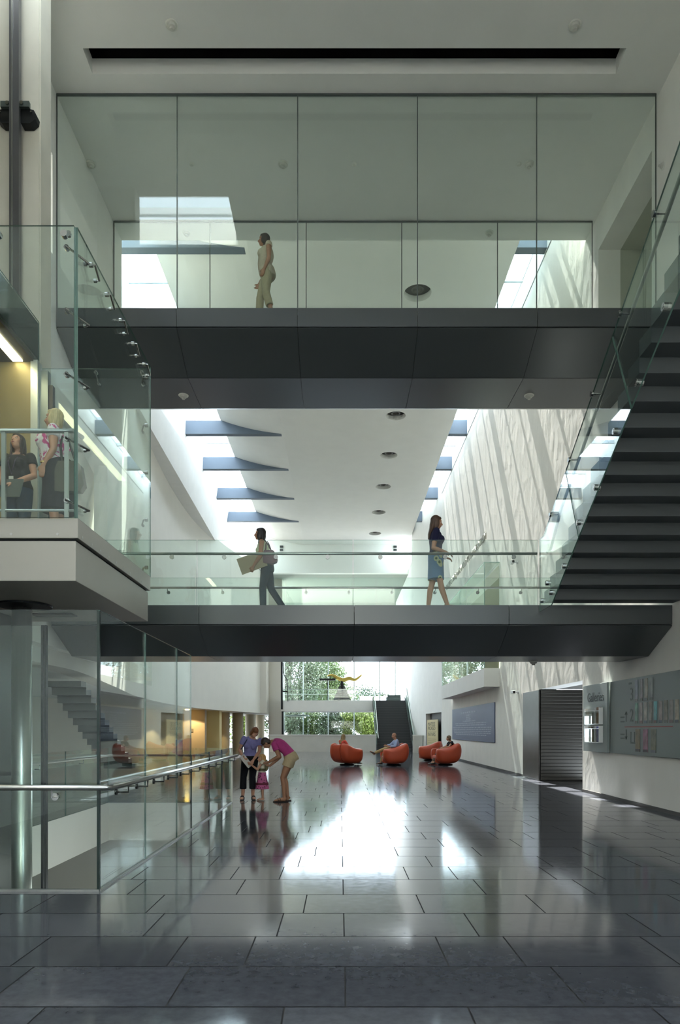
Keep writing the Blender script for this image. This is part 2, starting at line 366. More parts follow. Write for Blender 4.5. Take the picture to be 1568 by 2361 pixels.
# ---- angled wall at the right rear with doorway
P0, P1 = Vector((5.85, 39, 0)), Vector((5.05, 48, 0)); u = (P1-P0).normalized(); nrm = Vector((u.y, -u.x, 0)); AL = (P1-P0).length
MA = Matrix(((u.x, nrm.x, 0, P0.x), (u.y, nrm.y, 0, P0.y), (0, 0, 1, 0), (0, 0, 0, 1)))
v = MB(); holes(v, 0, AL, -.4, 16.5, [(.15, 4.35, -.5, 2.5)], lambda m, a, b, p, q: m.box(a, b, 0, .35, p, q, MA)); struct('wall_right_rear', v, WHITE)
v = MB(); v.box(.15, 4.35, .3, .36, 0, 2.5, MA); struct('door_1', v, mat('doorway_dark', '45433f', .45, .4))
v = MB(); v.box(5.05, 5.35, 48, 62.3, -.4, 13.3); struct('wall_right_back', v, WHITE)
# ---- atrium left wall, concrete lift pier, curved hall wall, upper left wall
v = MB(); holes(v, -8.3, 16.2, 3.0, 13.75, [(4.9, 10.36, 3.0, 13.14), (10.4, 12.3, 10.1, 11.9), (11.94, 15.2, L2, 7.4)], lambda m, a, b, p, q: m.box(-5.5, -5.2, a, b, p, q)); v.box(-5.5, -5.2, -8.3, 5.6, -.4, 3)
struct('wall_left', v, WHITE)
v = MB(); v.box(-9, -8.7, 10.4, 16.2, 3.0, 13.5); v.box(-9, -5.5, 10.36, 10.46, 3.0, 13.5); v.box(-8.7, -5.5, 10.46, 16.2, 13.3, 13.5); v.box(-8.7, -5.5, 10.46, 16.2, 7.4, 7.5); v.box(-8.7, -5.5, 10.46, 16.2, 3.4, 3.685)
struct('wall_left_lobby', v, WHITE)
v = MB(); v.box(-7.4, -7.3, 4.8, 10.35, -.4, 13.75); v.box(-7.3, -5.5, 4.75, 4.85, -.4, 13.75); v.box(-7.3, -5.5, 4.85, 10.35, 13.15, 13.6); struct('wall_lift_shaft', v, CONC)
cw = [(-5.4, 12.6), (-5.45, 14.3), (-6.3, 19), (-7.4, 25), (-7.95, 31), (-8.07, 36.9), (-7.6, 41.5), (-6.7, 46), (-5.45, 52)]
def cr(ps, n):
    out = []
    for i in range(len(ps)-1):
        p0, p1, p2, p3 = [Vector(ps[max(0, min(len(ps)-1, j))]) for j in (i-1, i, i+1, i+2)]
        for k in range(n):
            t = k/n; out.append(.5*((2*p1)+(p2-p0)*t+(2*p0-5*p1+4*p2-p3)*t*t+(3*p1-p0-3*p2+p3)*t**3))
    return out+[Vector(ps[-1])]
cp = cr(cw, 5)
v = MB(); n = len(cp); vs = []
for p in cp: vs += [(p.x, p.y, 2.7), (p.x, p.y, 13.2), (p.x-.5, p.y, 13.2), (p.x-.5, p.y, 2.7)]
fs = [(0, 1, 2, 3), tuple(4*(n-1)+k for k in (3, 2, 1, 0))]
for i in range(n-1):
    for k in range(4): fs.append((4*i+k, 4*i+(k+1) % 4, 4*i+4+(k+1) % 4, 4*i+4+k))
v.add(vs, fs); struct('wall_left_curved', v, LWALL, smooth=False)
v = MB(); v.add([(-7.0, 16.2, 13), (-7.8, 50.4, 13), (-7.3, 50.4, 16.7), (-6.9, 16.2, 16.7), (-8.3, 16.2, 13), (-8.3, 50.4, 13), (-8.3, 50.4, 16.7), (-8.3, 16.2, 16.7)], [(0, 1, 2, 3), (7, 6, 5, 4), (0, 4, 5, 1), (3, 2, 6, 7), (0, 3, 7, 4), (1, 5, 6, 2)])
struct('wall_left_upper', v, WHITE)
v = MB(); v.box(-5.45, -4.44, 52, 52.5, -.4, 13.3); v.box(-8.2, -5.4, 50, 50.3, 2.7, 13.3); struct('wall_back_pier', v, mat('pier_paint', 'd2cdc2', .7))
v = MB(); v.box(-11.5, -11.2, 9.8, 53, -.4, 3.0); v.box(-11.5, -5.4, 9.8, 9.9, -.4, 3.0); struct('wall_arcade', v, mat('arcade_paint', 'cfc9b9', .7))
v = MB(); v.prism([(-11.5, 9.9), (-5.6, 9.9)]+[(q.x-.06, q.y) for q in cp]+[(-5.5, 62.3), (-11.5, 62.3)], 2.72, 3.0, 'z'); struct('ceiling_arcade', v, CEIL)
# ---- skylights: frames and glass
def skylight(name, x0, x1, y0, y1, z, step):
    t = MB(); t.pane(x0, x1, y0, y1, z, z+.02, 'z'); g = struct(name, t, [GLS, EDGEL])
    t = MB(); t.box(x0, x0+.07, y0, y1, z-.12, z); t.box(x1-.07, x1, y0, y1, z-.12, z); y = y0
    while y <= y1: t.box(x0, x1, y-.05, y+.05, z-.16, z); y += step
    t.build('frame', mat('skylight_frame', 'c9d0d6', .5), g)
skylight('window_1', -7.35, -5.5, 16.2, 50, 16.42, 2.1)
skylight('window_2', 5.0, 5.9, 16.2, 50, 16.0, 1.4)
skylight('window_3', -5.2, -2.44, 8.6, 10.05, 14.0, 1.45)
# ---- back facade and front facade
def facade(name, x0, x1, y, z0, z1, xs, zs, m):
    t = MB(); t.pane(x0, x1, y-.01, y+.01, z0, z1, 'y'); g = struct(name, t, [GLS, EDGEL])
    t = MB()
    for x in xs: t.box(x-.05, x+.05, y-.12, y+.05, z0, z1)
    for z in zs: t.box(x0, x1, y-.08, y+.05, z-.04, z+.04)
    t.build('mullions', m, g)
MUL = mat('facade_frame', '7d8784', .45, .3)
facade('window_4', -5.2, 5.1, 62, -.2, 13.0, [-5.1, -3.35, -1.07, 1.28, 3.62, 5.05], [0, 3.3, 13], MUL)
v = MB(); v.box(-5.2, 5.1, 61.7, 61.9, 11.2, 13.0); struct('wall_back_band', v, mat('back_band', '7f877f', .7))
v = MB(); v.box(-5.5, 6.4, -8.3, -8, -.4, 13.75); struct('wall_front', v, WHITE)
skylight('fill_skylight', -2, 2.5, -5, -.6, 14.0, 1.46)  # unseen skylight behind the camera, added to fill the front atrium with light
facade('window_6', -11.2, -5.4, 58, -.1, 2.7, [-10, -8.5, -7, -5.6], [], MUL)
# ================================================================== BRIDGES
def bridge(name, label, cat, x0, x1, y0, z, xs):
    t = thing(name, label, cat, ((x0+x1)/2, y0+1.6, z)); W3 = 3.18
    v = MB(); v.box(x0, x1, y0+.02, y0+W3-.02, z-.12, z-.02); v.build('deck', mat('deck_floor', '6d6e6c', .4), t)
    eds = [x0]+xs+[x1]
    for a, b in zip(eds, eds[1:]):
        v = MB(); v.box(a+.004, b-.004, y0, y0+.03, z-.34, z); v.build('fascia_panel', DARK, t, bevel=.003)
        v = MB(); v.prism([(y0+.01, z-.365), (y0+.93, z-.80), (y0+.94, z-.78), (y0+.02, z-.345)], a+.004, b-.004)
        v.prism([(y0+.945, z-.80), (y0+2.24, z-.775), (y0+2.24, z-.755), (y0+.945, z-.78)], a+.004, b-.004)
        v.prism([(y0+2.25, z-.775), (y0+W3-.02, z-.365), (y0+W3-.03, z-.345), (y0+2.25, z-.755)], a+.004, b-.004)
        v.build('soffit_panel', DARK, t)
    v = MB(); v.box(x0, x1, y0+W3-.03, y0+W3, z-.34, z); v.build('fascia_panel', DARK, t)
    v = MB(); v.prism([(y0+.03, z-.33), (y0+.95, z-.77), (y0+2.24, z-.745), (y0+W3-.035, z-.33), (y0+W3-.035, z-.13), (y0+.03, z-.13)], x0, x1); v.build('structure_core', GAP, t)
    return t
BY2, BY3 = 11.94, 12.42
bridge('lower_footbridge', 'dark grey metal footbridge across the hall, the lower one below the glass balustrade', 'bridge', -5.08, RX-.01, BY2, L2, [-2.48, .25, 2.97])
bridge('upper_footbridge', 'dark grey metal footbridge across the hall, the upper one under full height glass', 'bridge', -5.19, RX-.01, BY3, L3, [-2.986, -.776, 1.42, 3.605])
# full height glass screens on the upper bridge
def screen(label, y, xs, z0, z1):
    t = thing('glass_wall', label, 'glass wall', ((xs[0]+xs[-1])/2, y, z0))
    for a, b in zip(xs, xs[1:]):
        v = MB(); v.pane(a+.006, b-.006, y, y+.016, z0, z1-.02, 'y'); v.build('glass_panel', [GLG, EDGE], t)
        if b != xs[-1]:
            v = MB(); v.box(b-.009, b+.009, y-.002, y+.018, z0, z1); v.build('silicone_joint', mat('silicone', '59625e', .5), t)
    v = MB(); v.box(xs[0], xs[-1], y-.01, y+.03, z1-.025, z1); v.build('head_channel', mat('channel', '626866', .4, .6), t)
    v = MB(); v.box(xs[0]-.012, xs[0]+.006, y-.004, y+.02, z0, z1); v.box(xs[-1]-.006, xs[-1]+.008, y-.004, y+.02, z0, z1); v.build('edge_channel', mat('channel', '626866', .4, .6), t)
screen('near full height glass wall on the front edge of the upper footbridge', BY3+.04, [-5.19, -2.986, -.776, 1.42, 3.605, 5.79], L3, CZ)
screen('far full height glass wall on the rear edge of the upper footbridge', 15.58, [-5.18, -2.98, -.776, 1.415, 3.61, 5.78], L3, CZ)
# glass balustrades of the lower bridge
def rail_fit(t, x, y, z, dy):
    v = MB(); v.tube([(x, y, z), (x, y, z-.05), (x, y+dy*.5, z-.085), (x, y+dy, z-.085)], .009); v.cyl((x, y+dy, z-.085), (x, y+dy*1.25, z-.085), .038); v.build('bracket', CHROME, t, smooth=False)
def balustrade(label, y, xs, hz, top, side, bx, x0, x1, z0):
    t = thing('glass_balustrade', label, 'railing', ((x0+x1)/2, y, z0))
    for a, b in zip(xs, xs[1:]):
        v = MB(); v.pane(a+.012, b-.012, y, y+.018, z0-.2 if side < 0 else z0-.02, top, 'y'); v.build('glass_panel', [GLB, EDGEL], t)
    v = MB(); v.tube([(x0, y+side*-.09, hz), (x1, y+side*-.09, hz)], .025, 12); v.build('handrail', RAIL, t, smooth=True)
    for x in bx: rail_fit(t, x, y+side*-.09, hz, side*.09)
    return t
balustrade('near glass balustrade with steel handrail on the front of the lower footbridge', BY2+.04, [-5.05, -2.52, .23, 3.49], 4.62, 4.84, -1, [-2.96, -2.04, -1.13, -.22, .71, 1.85, 3.06], -5.05, 3.5, L2)
balustrade('far glass balustrade with steel handrail along the rear of the lower footbridge', 15.06, [-5.0, -3.2, -1.2, .8, 2.8, 4.6, RX-.05], 4.62, 4.86, 1, [-4.4, -3.8, -2.6, -1.7, -.75, .2, 1.15, 2.1, 3.05, 4.0, 5.0], -5.0, RX-.05, L2)
# ================================================================== STAIR AT THE RIGHT
def flight(v, x0, x1, y0, z0, n, run, rise, sgn, th=.2):     # stepped top and stepped underside; y0,z0 = soffit corner of the first step
    pts = []
    for i in range(n):
        pts += [(y0+sgn*i*run, z0+i*rise), (y0+sgn*(i+1)*run, z0+i*rise)]
    top = [(p[0], p[1]+th) for p in pts]
    return v.prism(pts+top[::-1], x0, x1)
t = thing('staircase', 'dark metal staircase at the right climbing from the lower footbridge with glass sides', 'staircase', (4.7, 11.9, L2))
SR, ST = .1864, .315
v = MB(); flight(v, 3.58, RX-.02, 11.915, 3.7136, 30, ST, SR, -1); v.build('flight', DARKER, t, bevel=.004)
v = MB(); v.box(3.58, RX-.02, .6, 2.5, 9.05, L3+.03); v.build('landing', DARKER, t)
GX = 3.5
pan = [[(11.9, 3.56), (11.24, 3.56), (9.97, 4.315), (10.54, 5.50), (11.68, 4.83), (11.9, 4.83)]]
b0, t0, st = Vector((9.95, 4.325)), Vector((10.52, 5.515)), Vector((-1.79, 1.03))
for i in range(4):
    e = st*.995; pan.append([tuple(b0+st*i), tuple(b0+st*i+e), tuple(t0+st*i+e), tuple(t0+st*i)])
for p in pan:
    v = MB(); v.cm = 0; v.prism(p, GX-.009, GX+.009, 'x', edge=1); v.build('glass_panel', [GLB, EDGE], t)
v = MB(); zr = lambda y: 5.63+(10.34-y)*.58
v.tube([(3.64, 11.95, 4.62), (3.64, 11.75, 4.62), (3.64, 11.55, 4.80)]+[(3.64, y, zr(y)) for y in (11.2, 10, 8, 6, 4, 3)], .024, 12); v.build('handrail', RAIL, t, smooth=True)
for i in range(8):
    y = 11.25-i*.93; v = MB(); v.tube([(3.64, y, zr(y)), (3.6, y, zr(y)-.05), (3.51, y, zr(y)-.05)], .009); v.cyl((3.49, y, zr(y)-.05), (3.46, y, zr(y)-.05), .036); v.build('bracket', CHROME, t)
sp = [(11.78, 3.73), (11.47, 3.97)]
for i in range(13):
    y = 11.27-i*.66; sp.append((y, 4.315+(9.97-y)*.575+(.1 if i % 2 else .2)))
for y, z in sp:
    v = MB(); v.cyl((3.55, y, z), (3.465, y, z), .042); v.cyl((3.467, y, z), (3.460, y, z), .026); v.build('standoff', CHROME, t, bevel=.006)
# ================================================================== BACK STAIR AND BACK BALCONY
t = thing('back_staircase', 'dark straight staircase rising to the balcony at the far end of the hall', 'staircase', (3.7, 48, 0))
v = MB(); pts = []
for i in range(20): pts += [(46+.27*i, .184*(i)), (46+.27*i, .184*(i+1))]
pts += [(51.4, 3.68), (51.4, 3.3), (46.4, 0)]
v.prism(pts, 2.52, 4.9); v.build('flight', mat('back_stair', '3d3f41', .5, .1), t)
v = MB()
for i in range(20): v.box(2.53, 4.89, 45.985+.27*i, 46.03+.27*i, .184*(i+1)-.004, .184*(i+1)+.006)
v.build('nosing', mat('nosing', '6c6d6b', .5), t)
for x in (2.46, 4.9):
    v = MB(); v.prism([(45.9, 0), (46.2, 0), (51.5, 3.5), (51.5, 3.95), (45.9, .45)], x, x+.06); v.build('stringer', DARKER, t)
    v = MB(); v.prism([(46.0, .45), (51.4, 3.95), (51.4, 4.75), (46.0, 1.25)], x+.02, x+.036, 'x', edge=1); v.build('glass_side', [GLB, EDGEL], t)
    v = MB(); v.tube([(x+.12, 45.75, .92), (x+.12, 45.9, 1.0), (x+.12, 51.4, 4.6), (x+.12, 52, 4.62)], .03); v.build('handrail', STEEL, t, smooth=True)
t = thing('back_balcony', 'white balcony slab with glass rail at the far end of the hall', 'balcony', (-.9, 53, 2.87))
v = MB(); v.box(-4.44, 2.45, 51.0, 54.2, 2.87, L2); v.box(2.45, 5.04, 51.42, 54.2, 2.87, L2); v.build('slab', WHITE, t)
for a, b in ((-4.4, -2.1), (-2.1, .2), (.2, 2.42)):
    v = MB(); v.pane(a+.01, b-.01, 51.03, 51.05, L2, 4.55, 'y'); v.build('glass_panel', [GLB, EDGE], t)
v = MB(); v.tube([(-4.4, 51.1, 4.5), (2.42, 51.1, 4.5)], .025); v.tube([(-4.4, 54.1, 4.3), (5, 54.1, 4.3)], .022); v.build('handrail', RAIL, t)
v = MB(); v.box(4.96, 5.04, 50.2, 51.4, 2.9, 3.9); v.build('side_slab', WHITE, t)
# dark steel posts by the back window, lobby glass box below the balcony
t = thing('steel_post', 'black steel post standing at the left edge of the back window', 'post', (-4.34, 51.6, 0))
v = MB(); v.box(-4.42, -4.28, 51.5, 51.7, 0, 2.87); v.box(-4.42, -4.28, 50.8, 50.95, 3.0, 9); v.box(-4.28, -3.9, 50.85, 50.9, 4.3, 4.4); v.build('post', BLACK, t)
v = MB(); v.tube([(-4.25, 50.9, 6.5), (-4.2, 50.9, 5.6), (-3.95, 50.9, 5.2), (-3.9, 50.9, 4.0), (-3.9, 50.9, 3.6)], .03); v.build('stay', BLACK, t)
t = thing('glass_vestibule', 'green tinted glass box of the entrance below the back balcony', 'vestibule', (-3, 56, 0))
v = MB(); v.pane(-4.4, -2.6, 54.5, 54.52, 0, 2.6, 'y'); v.pane(-2.62, -2.6, 54.5, 58, 0, 2.6, 'x'); v.build('glass_panel', [GLG, EDGE], t)
v = MB(); v.box(-4.4, -2.58, 54.45, 58, 2.6, 2.68); v.build('roof', mat('vest_frame', '6f7f7a', .4, .4), t)
# low marble parapet walls flanking the back stair
def parapet(label, x0, x1, y):
    t = thing('marble_parapet', label, 'low wall', ((x0+x1)/2, y, 0))
    v = MB(); v.box(x0, x1, y, y+.3, 0, 1.08); v.build('wall', mat('marble', 'd9d7cf', .35, 0, .5, .05, 1.6), t)
    v = MB(); v.box(x0-.02, x1+.02, y-.03, y+.33, 1.08, 1.16); v.build('coping', mat('coping', 'ecebe6', .4), t)
parapet('long low white marble wall below the back window, left of the far stair', -4.75, 2.44, 46)
parapet('short low white marble block right of the far stair', 4.73, 5.34, 44)
# ================================================================== STAIR AT THE LEFT REAR
t = thing('left_staircase', 'grey staircase seen from behind through the glass at lower left', 'staircase', (-5.7, 17, 0))
v = MB(); flight(v, -6.36, -5.6, 18.6, .45, 13, .3, .165, -1, .12); v.build('flight', mat('left_stair', '6c6e6d', .6), t)
# ================================================================== LIFT LOBBY PLATFORM (level 2, left)
PX, PY0, PY1 = -2.71, 7.03, 9.72
t = thing('lift_platform', 'pale metal clad lift lobby platform projecting at the left under the glass screen', 'platform', (-4.2, 8.4, 3.04))
v = MB(); v.box(-7, PX, PY0, PY1, 3.48, L2); v.build('trim_band', TRIMP, t, bevel=.004)
v = MB(); v.box(-6.98, PX-.05, PY0+.05, PY1-.05, 3.455, 3.48); v.build('shadow_joint', GAP, t)
v = MB(); v.box(-7, PX-.03, PY0+.02, PY1-.02, 3.04, 3.455); v.build('cladding', GRAYP, t, bevel=.004)
for i, x in enumerate((-5.3, -4.6, -3.9, -3.4, -2.92)):
    v = MB(); v.cyl((x, PY0-.004, 3.52), (x, PY0+.01, 3.52), .014); v.build('bolt', STEEL, t)
for i in range(10):
    y = 7.15+i*.27; v = MB(); v.cyl((PX+.004, y, 3.52), (PX-.01, y, 3.52), .014); v.build('bolt', STEEL, t)
for b_ in ((-4.6, -4.1, 8.0, 8.3), (-4.1, -3.55, 9.0, 9.2)):
    v = MB(); v.box(*b_, 3.02, 3.045); v.build('access_hatch', GAP, t)
t = thing('steel_column', 'round brushed steel column behind the glass at lower left', 'column', (-3.9, 8.4, -4.6))
v = MB(); v.cyl((-3.93, 8.4, -4.6), (-3.93, 8.4, 3.04), .118, n=40); v.build('shaft', STEEL, t, smooth=True)
v = MB(); v.lathe([(.14, 3.0), (.32, 3.015), (.33, 3.035), (.14, 3.038)], (-3.9, 8.4, 0), 40); v.build('collar', BLACK, t)
# lift shaft cladding below, cab at level 2, concrete pier and guide rail above
v = MB(); v.box(-7.1, -4.45, 7.3, 9.6, -4.6, 3.03); 
t = tag(v.build('lift_shaft_cladding', mat('shaft_clad', '2a2c2b', .3, .5, var=.3, vscale=2)), 'dark clad lift shaft behind the steel column at lower left', 'lift shaft')
CX = -4.31
t = thing('lift_cab', 'glass fronted lift cab with warm lit ceiling behind the platform railing', 'lift', (-5.4, 8.4, L2))
v = MB(); v.box(-7, CX, 5.2, 9.72, 6.78, 7.3); v.build('header', mat('cab_header', '56645e', .3, .4), t)
v = MB(); v.pane(CX, CX+.012, 5.2, 9.72, 6.72, 7.32, 'x'); v.build('header_glass', [GLG, EDGE], t)
v = MB(); v.box(-7, CX-.05, 9.62, 9.72, L2, 6.78); v.build('rear_wall', mat('cab_wall', '8d7f55', .45, .3), t)
v = MB(); v.box(-7, -6.9, 5.2, 9.62, L2, 6.78); v.build('side_wall', mat('cab_wall', '8d7f55', .45, .3), t)
v = MB(); v.box(-6.9, CX-.02, 5.2, 9.62, 6.70, 6.78); v.build('cab_ceiling', mat('cab_ceil', '3b3a34', .4, .3), t)
v = MB(); v.box(-4.61, -4.47, 5.4, 9.58, 6.685, 6.70); v.build('light_strip', mat('cab_light', 'fff3cf', .5, emit='fff0c4', estr=7), t)
v = MB(); v.box(CX-.06, CX+.04, 9.6, 9.75, L2, 6.72); v.build('door_jamb', mat('jamb', 'c9cfc9', .35, .6), t)
v = MB(); v.box(CX+.04, CX+.16, 9.66, 9.76, L2, 6.6); v.build('door_post', mat('jamb2', '7b8482', .35, .6), t)
v = MB(); v.box(CX+.16, CX+.22, 9.68, 9.76, L2, 6.4); v.build('seal', BLACK, t)
v = MB(); v.box(-7.29, -4.42, 9.98, 10.35, L2, CZ); v.box(-4.42, -4.40, 10.0, 10.35, L2, CZ)
tag(v.build('concrete_pier', CONC), 'pale concrete pier rising at the upper left behind the steel guide rail', 'pier')
t = thing('guide_rail', 'vertical grey steel lift guide rail with black bracket on the concrete pier', 'rail', (-4.75, 9.9, 7.3))
zb = 1.5+(1682-292)/1568*9.9; zt = 1.5+(1682-247)/1568*9.9
v = MB(); v.box(-4.76, -4.62, 9.78, 9.86, 6.4, CZ); v.box(-4.705, -4.685, 9.86, 9.98, 6.4, CZ); v.build('rail', mat('guide_steel', '6e6e70', .35, .7), t)
v = MB(); v.box(-4.725, -4.705, 9.765, 9.78, 6.4, CZ); v.build('running_edge', STEEL, t)
for s, a in ((-1, -4.76), (1, -4.62)):
    v = MB(); w_ = s*.22
    v.prism([(a, zb), (a+w_*.62, zb), (a+w_*.95, zb+.06), (a+w_, zb+.13), (a+w_*.85, zb+.19), (a+w_*.62, zb+.2), (a, zb+.2)], 9.84, 9.97, 'y'); v.build('bracket_plate', BLACK, t)
    v = MB(); v.prism([(a, zb+.2), (a+w_*.62, zb+.2), (a+w_*.62, zt), (a, zt)], 9.8, 9.85, 'y'); v.build('bracket_angle', mat('angle_steel', '5d6560', .4, .6), t)
    v = MB(); v.cyl((a+w_*.15, 9.78, zb+.245), (a+w_*.15, 9.81, zb+.245), .026); v.build('bolt', CHROME, t); v = MB(); v.cyl((a+w_*.7, 9.82, zb+.15), (a+w_*.7, 9.85, zb+.15), .012); v.build('bolt', CHROME, t)
# glass screen round the platform with chrome fittings
SZ = 6.69
t = thing('glass_screen', 'tall frameless glass screen around the lift lobby platform at left', 'glass screen', (-4, 8.4, L2))
v = MB(); v.pane(-4.36, PX-.03, PY0-.03, PY0-.014, L2-.0, SZ, 'y'); v.build('front_panel', [GLB, EDGE], t)
v = MB(); v.pane(PX-.016, PX, PY0, PY1+.02, L2, SZ, 'x'); v.build('side_panel', [GLB, EDGE], t)
v = MB(); v.pane(CX, PX-.02, PY1+.06, PY1+.076, L2, SZ, 'y'); v.build('rear_panel', [GLB, EDGEL], t)
v = MB(); v.box(PX-.034, PX-.018, PY0-.002, PY0+.02, L2, SZ); v.build('corner_seam', EDGE, t)
def spider(p, q):
    p, q = Vector(p), Vector(q); v = MB(); d = (q-p); m = p+d*.5+Vector((0, 0, -.03))
    v.tube([p, p+d*.15, m, q-d*.15, q], .011)
    v.build('glass_fitting', CHROME, t, smooth=False)
    return v
def fitting(p, np_, q, nq):
    v = MB(); p, q, np_, nq = Vector(p), Vector(q), Vector(np_), Vector(nq)
    v.cyl(p, p+np_*.04, .026); v.cyl(q, q+nq*.03, .02); v.tube([p+np_*.03, p+np_*.06, q+nq*.06, q+nq*.03], .011); v.build('glass_fitting', CHROME, t)
for z in (6.47, 5.82, 5.16, 4.5, 3.86):
    fitting((PX-.11, PY0+.01, z), (0, -1, 0), (PX+.002, PY0+.16, z-.05), (1, 0, 0))
v = MB(); v.cyl((-2.84, PY0-.05, 6.6), (-2.84, PY0, 6.6), .036); v.cyl((-2.8, PY0-.03, 6.61), (-2.8, PY0, 6.61), .03); v.build('glass_fitting', CHROME, t)
v = MB(); v.cyl((-3.52, PY0-.05, 6.6), (-3.52, PY0, 6.6), .036); v.build('glass_fitting', CHROME, t)
for i in range(5):
    y = 7.35+i*.5; fitting((PX, y, 6.52), (1, 0, 0), (PX, y+.14, 6.44), (1, 0, 0))
for z in (6.5, 5.82, 5.15, 4.48, 3.8):
    fitting((PX-.02, PY1-.06, z), (-1, 0, 0), (PX-.12, PY1+.06, z-.05), (0, -1, 0))
for x in (-3.5, -2.84):
    fitting((x, PY1+.06, 6.62), (0, -1, 0), (x+.04, PY1+.06, 6.46), (0, -1, 0))
# metal railing on the platform
t = thing('platform_railing', 'grey steel post and rail guard inside the glass on the lift platform', 'railing', (-4, 7.15, L2))
v = MB(); v.tube([(-6.4, 7.14, 4.635), (-2.80, 7.14, 4.635), (-2.765, 7.30, 4.635)], .024, 12); v.build('top_rail', RAIL, t, smooth=True)
v = MB(); v.tube([(-6.4, 7.14, 3.80), (-2.80, 7.14, 3.80), (-2.765, 7.30, 3.80)], .015, 10); v.build('lower_rail', RAIL, t, smooth=True)
for x in (-4.9, -3.53, -2.87):
    v = MB(); v.box(x-.02, x+.02, 7.125, 7.155, L2, 4.63); v.build('post', RAIL, t)
# ================================================================== GLASS ENCLOSURE OF THE STAIR VOID
VX, VY0, VY1 = -2.23, 6.3, 14.0
t = thing('void_glass_screen', 'glass enclosure around the stair opening at lower left with steel handrail', 'glass screen', (VX, 10, 0))
v = MB(); v.pane(-6.5, VX-.02, VY0, VY0+.016, 0, 2.61, 'y'); v.build('front_panel', [GLB, EDGE], t)
v = MB(); v.box(VX-.022, VX+.004, VY0-.004, VY0+.022, 0, 2.6); v.build('corner_post', mat('dark_edge', '20302b', .2), t)
for a, b in ((6.32, 7.8), (7.82, 9.3), (9.32, 10.2)):
    v = MB(); v.pane(VX-.016, VX, a, b, .02, 2.61, 'x'); v.build('tall_panel', [GLB, EDGE], t)
for a, b in ((10.22, 11.6), (11.62, 12.85), (12.87, 14.0)):
    v = MB(); v.pane(VX-.016, VX, a, b, .02, 1.12, 'x'); v.build('low_panel', [GLB, EDGE], t)
for y in (10.21, 11.61, 12.86):
    v = MB(); v.box(VX-.02, VX+.006, y-.012, y+.012, 0, 1.12); v.build('joint_post', mat('dark_edge', '20302b', .2), t)
v = MB(); v.box(VX-.03, VX+.02, VY1-.02, VY1+.03, 0, 1.13); v.build('end_post', mat('end_post', 'b9b7ae', .4, .5), t)
v = MB(); v.box(VX-.03, VX+.012, VY0, VY1, 0, .02); v.box(-6.5, VX, VY0-.012, VY0+.03, 0, .02); v.build('base_channel', STEEL, t)
for a, b in ((-4.76, -3.55), (-3.53, VX-.03)):
    v = MB(); v.pane(a, b, VY1, VY1+.016, 0, 1.12, 'y'); v.build('rear_panel', [GLB, EDGEL], t)
for a, b in ((9.7, 11.8), (11.82, 13.98)):
    v = MB(); v.pane(-4.776, -4.76, a, b, 0, 1.12, 'x'); v.build('left_panel', [GLB, EDGE], t)
v = MB(); v.tube([(-6.5, 6.2, .97), (-2.13, 6.2, .97), (-2.10, 6.24, .97), (-2.10, 13.9, .97)], .027, 14); v.build('handrail', STEEL, t, smooth=True)
v = MB(); v.tube([(-4.68, 9.7, .97), (-4.68, 13.9, .97), (-2.35, 13.92, .97)], .022, 10); v.build('handrail', STEEL, t, smooth=True)
for x in (-2.63, -4.6):
    v = MB(); v.tube([(x, 6.2, .95), (x, 6.2, .88), (x, 6.29, .88)], .009); v.cyl((x, 6.27, .88), (x, 6.3, .88), .035); v.build('bracket', CHROME, t)
for i in range(11):
    y = 6.75+i*.68; v = MB(); v.tube([(-2.10, y, .95), (-2.10, y, .88), (VX, y, .88)], .009); v.cyl((VX, y, .88), (VX+.02, y, .88), .03); v.build('bracket', mat('dark_fit', '3c3f3e', .3, .8), t)
for y in (10.6, 12.4, 13.4):
    v = MB(); v.tube([(-4.68, y, .95), (-4.68, y, .88), (-4.76, y, .88)], .009); v.build('bracket', CHROME, t)
t = thing('shaft_glazing', 'tall black framed glass beside the steel column at lower left', 'glass panel', (-3.2, 7.2, -.4))
v = MB(); v.box(-3.145, -3.125, 7.15, 7.2, -4.6, 2.6); v.build('frame_post', BLACK, t); v = MB(); v.box(-3.108, -3.093, 7.15, 7.2, -4.6, 2.6); v.build('frame_post', BLACK, t)
v = MB(); v.pane(-4.4, -3.15, 7.18, 7.195, -4.6, 2.6, 'y'); v.build('pane', [GLG, EDGE], t)
# ================================================================== CEILING BEAMS, DOWNLIGHTS, DETECTORS
for i, y in enumerate((19.2, 23.2, 27.2, 31.3, 35.5, 40.0, 44.4)):
    v = MB(); v.box(-7.75 if i > 2 else -7.4, -2.62, y, y+.28, 15.11, 15.72)
    tag(v.build('skylight_beam', BEAM), 'blue grey beam crossing the left skylight, %s from the front' % ORD[i], 'beam', 'left skylight beams')
    v = MB(); v.box(4.9, RX+.02, y, y+.28, 15.11, 15.75)
    tag(v.build('skylight_beam', BEAM), 'blue grey beam crossing the right skylight, %s from the front' % ORD[i], 'beam', 'right skylight beams')
for i, y in enumerate(DLY):
    t = thing('downlight', 'round recessed downlight in the white hall ceiling, %s of its row' % ORD[i], 'ceiling light', (DLX, y, 15.34), 'recessed hall downlights')
    v = MB(); v.cyl((DLX, y, 15.3), (DLX, y, 15.345), .44, n=32); v.build('cap', mat('downlight_cap', '2b2a28', .6), t)
    v = MB(); v.lathe([(.12, 15.27), (.15, 15.2), (.2, 15.2), (.2, 15.3)], (DLX, y, 0)); v.build('lamp', mat('downlight_lamp', '55524c', .4), t)
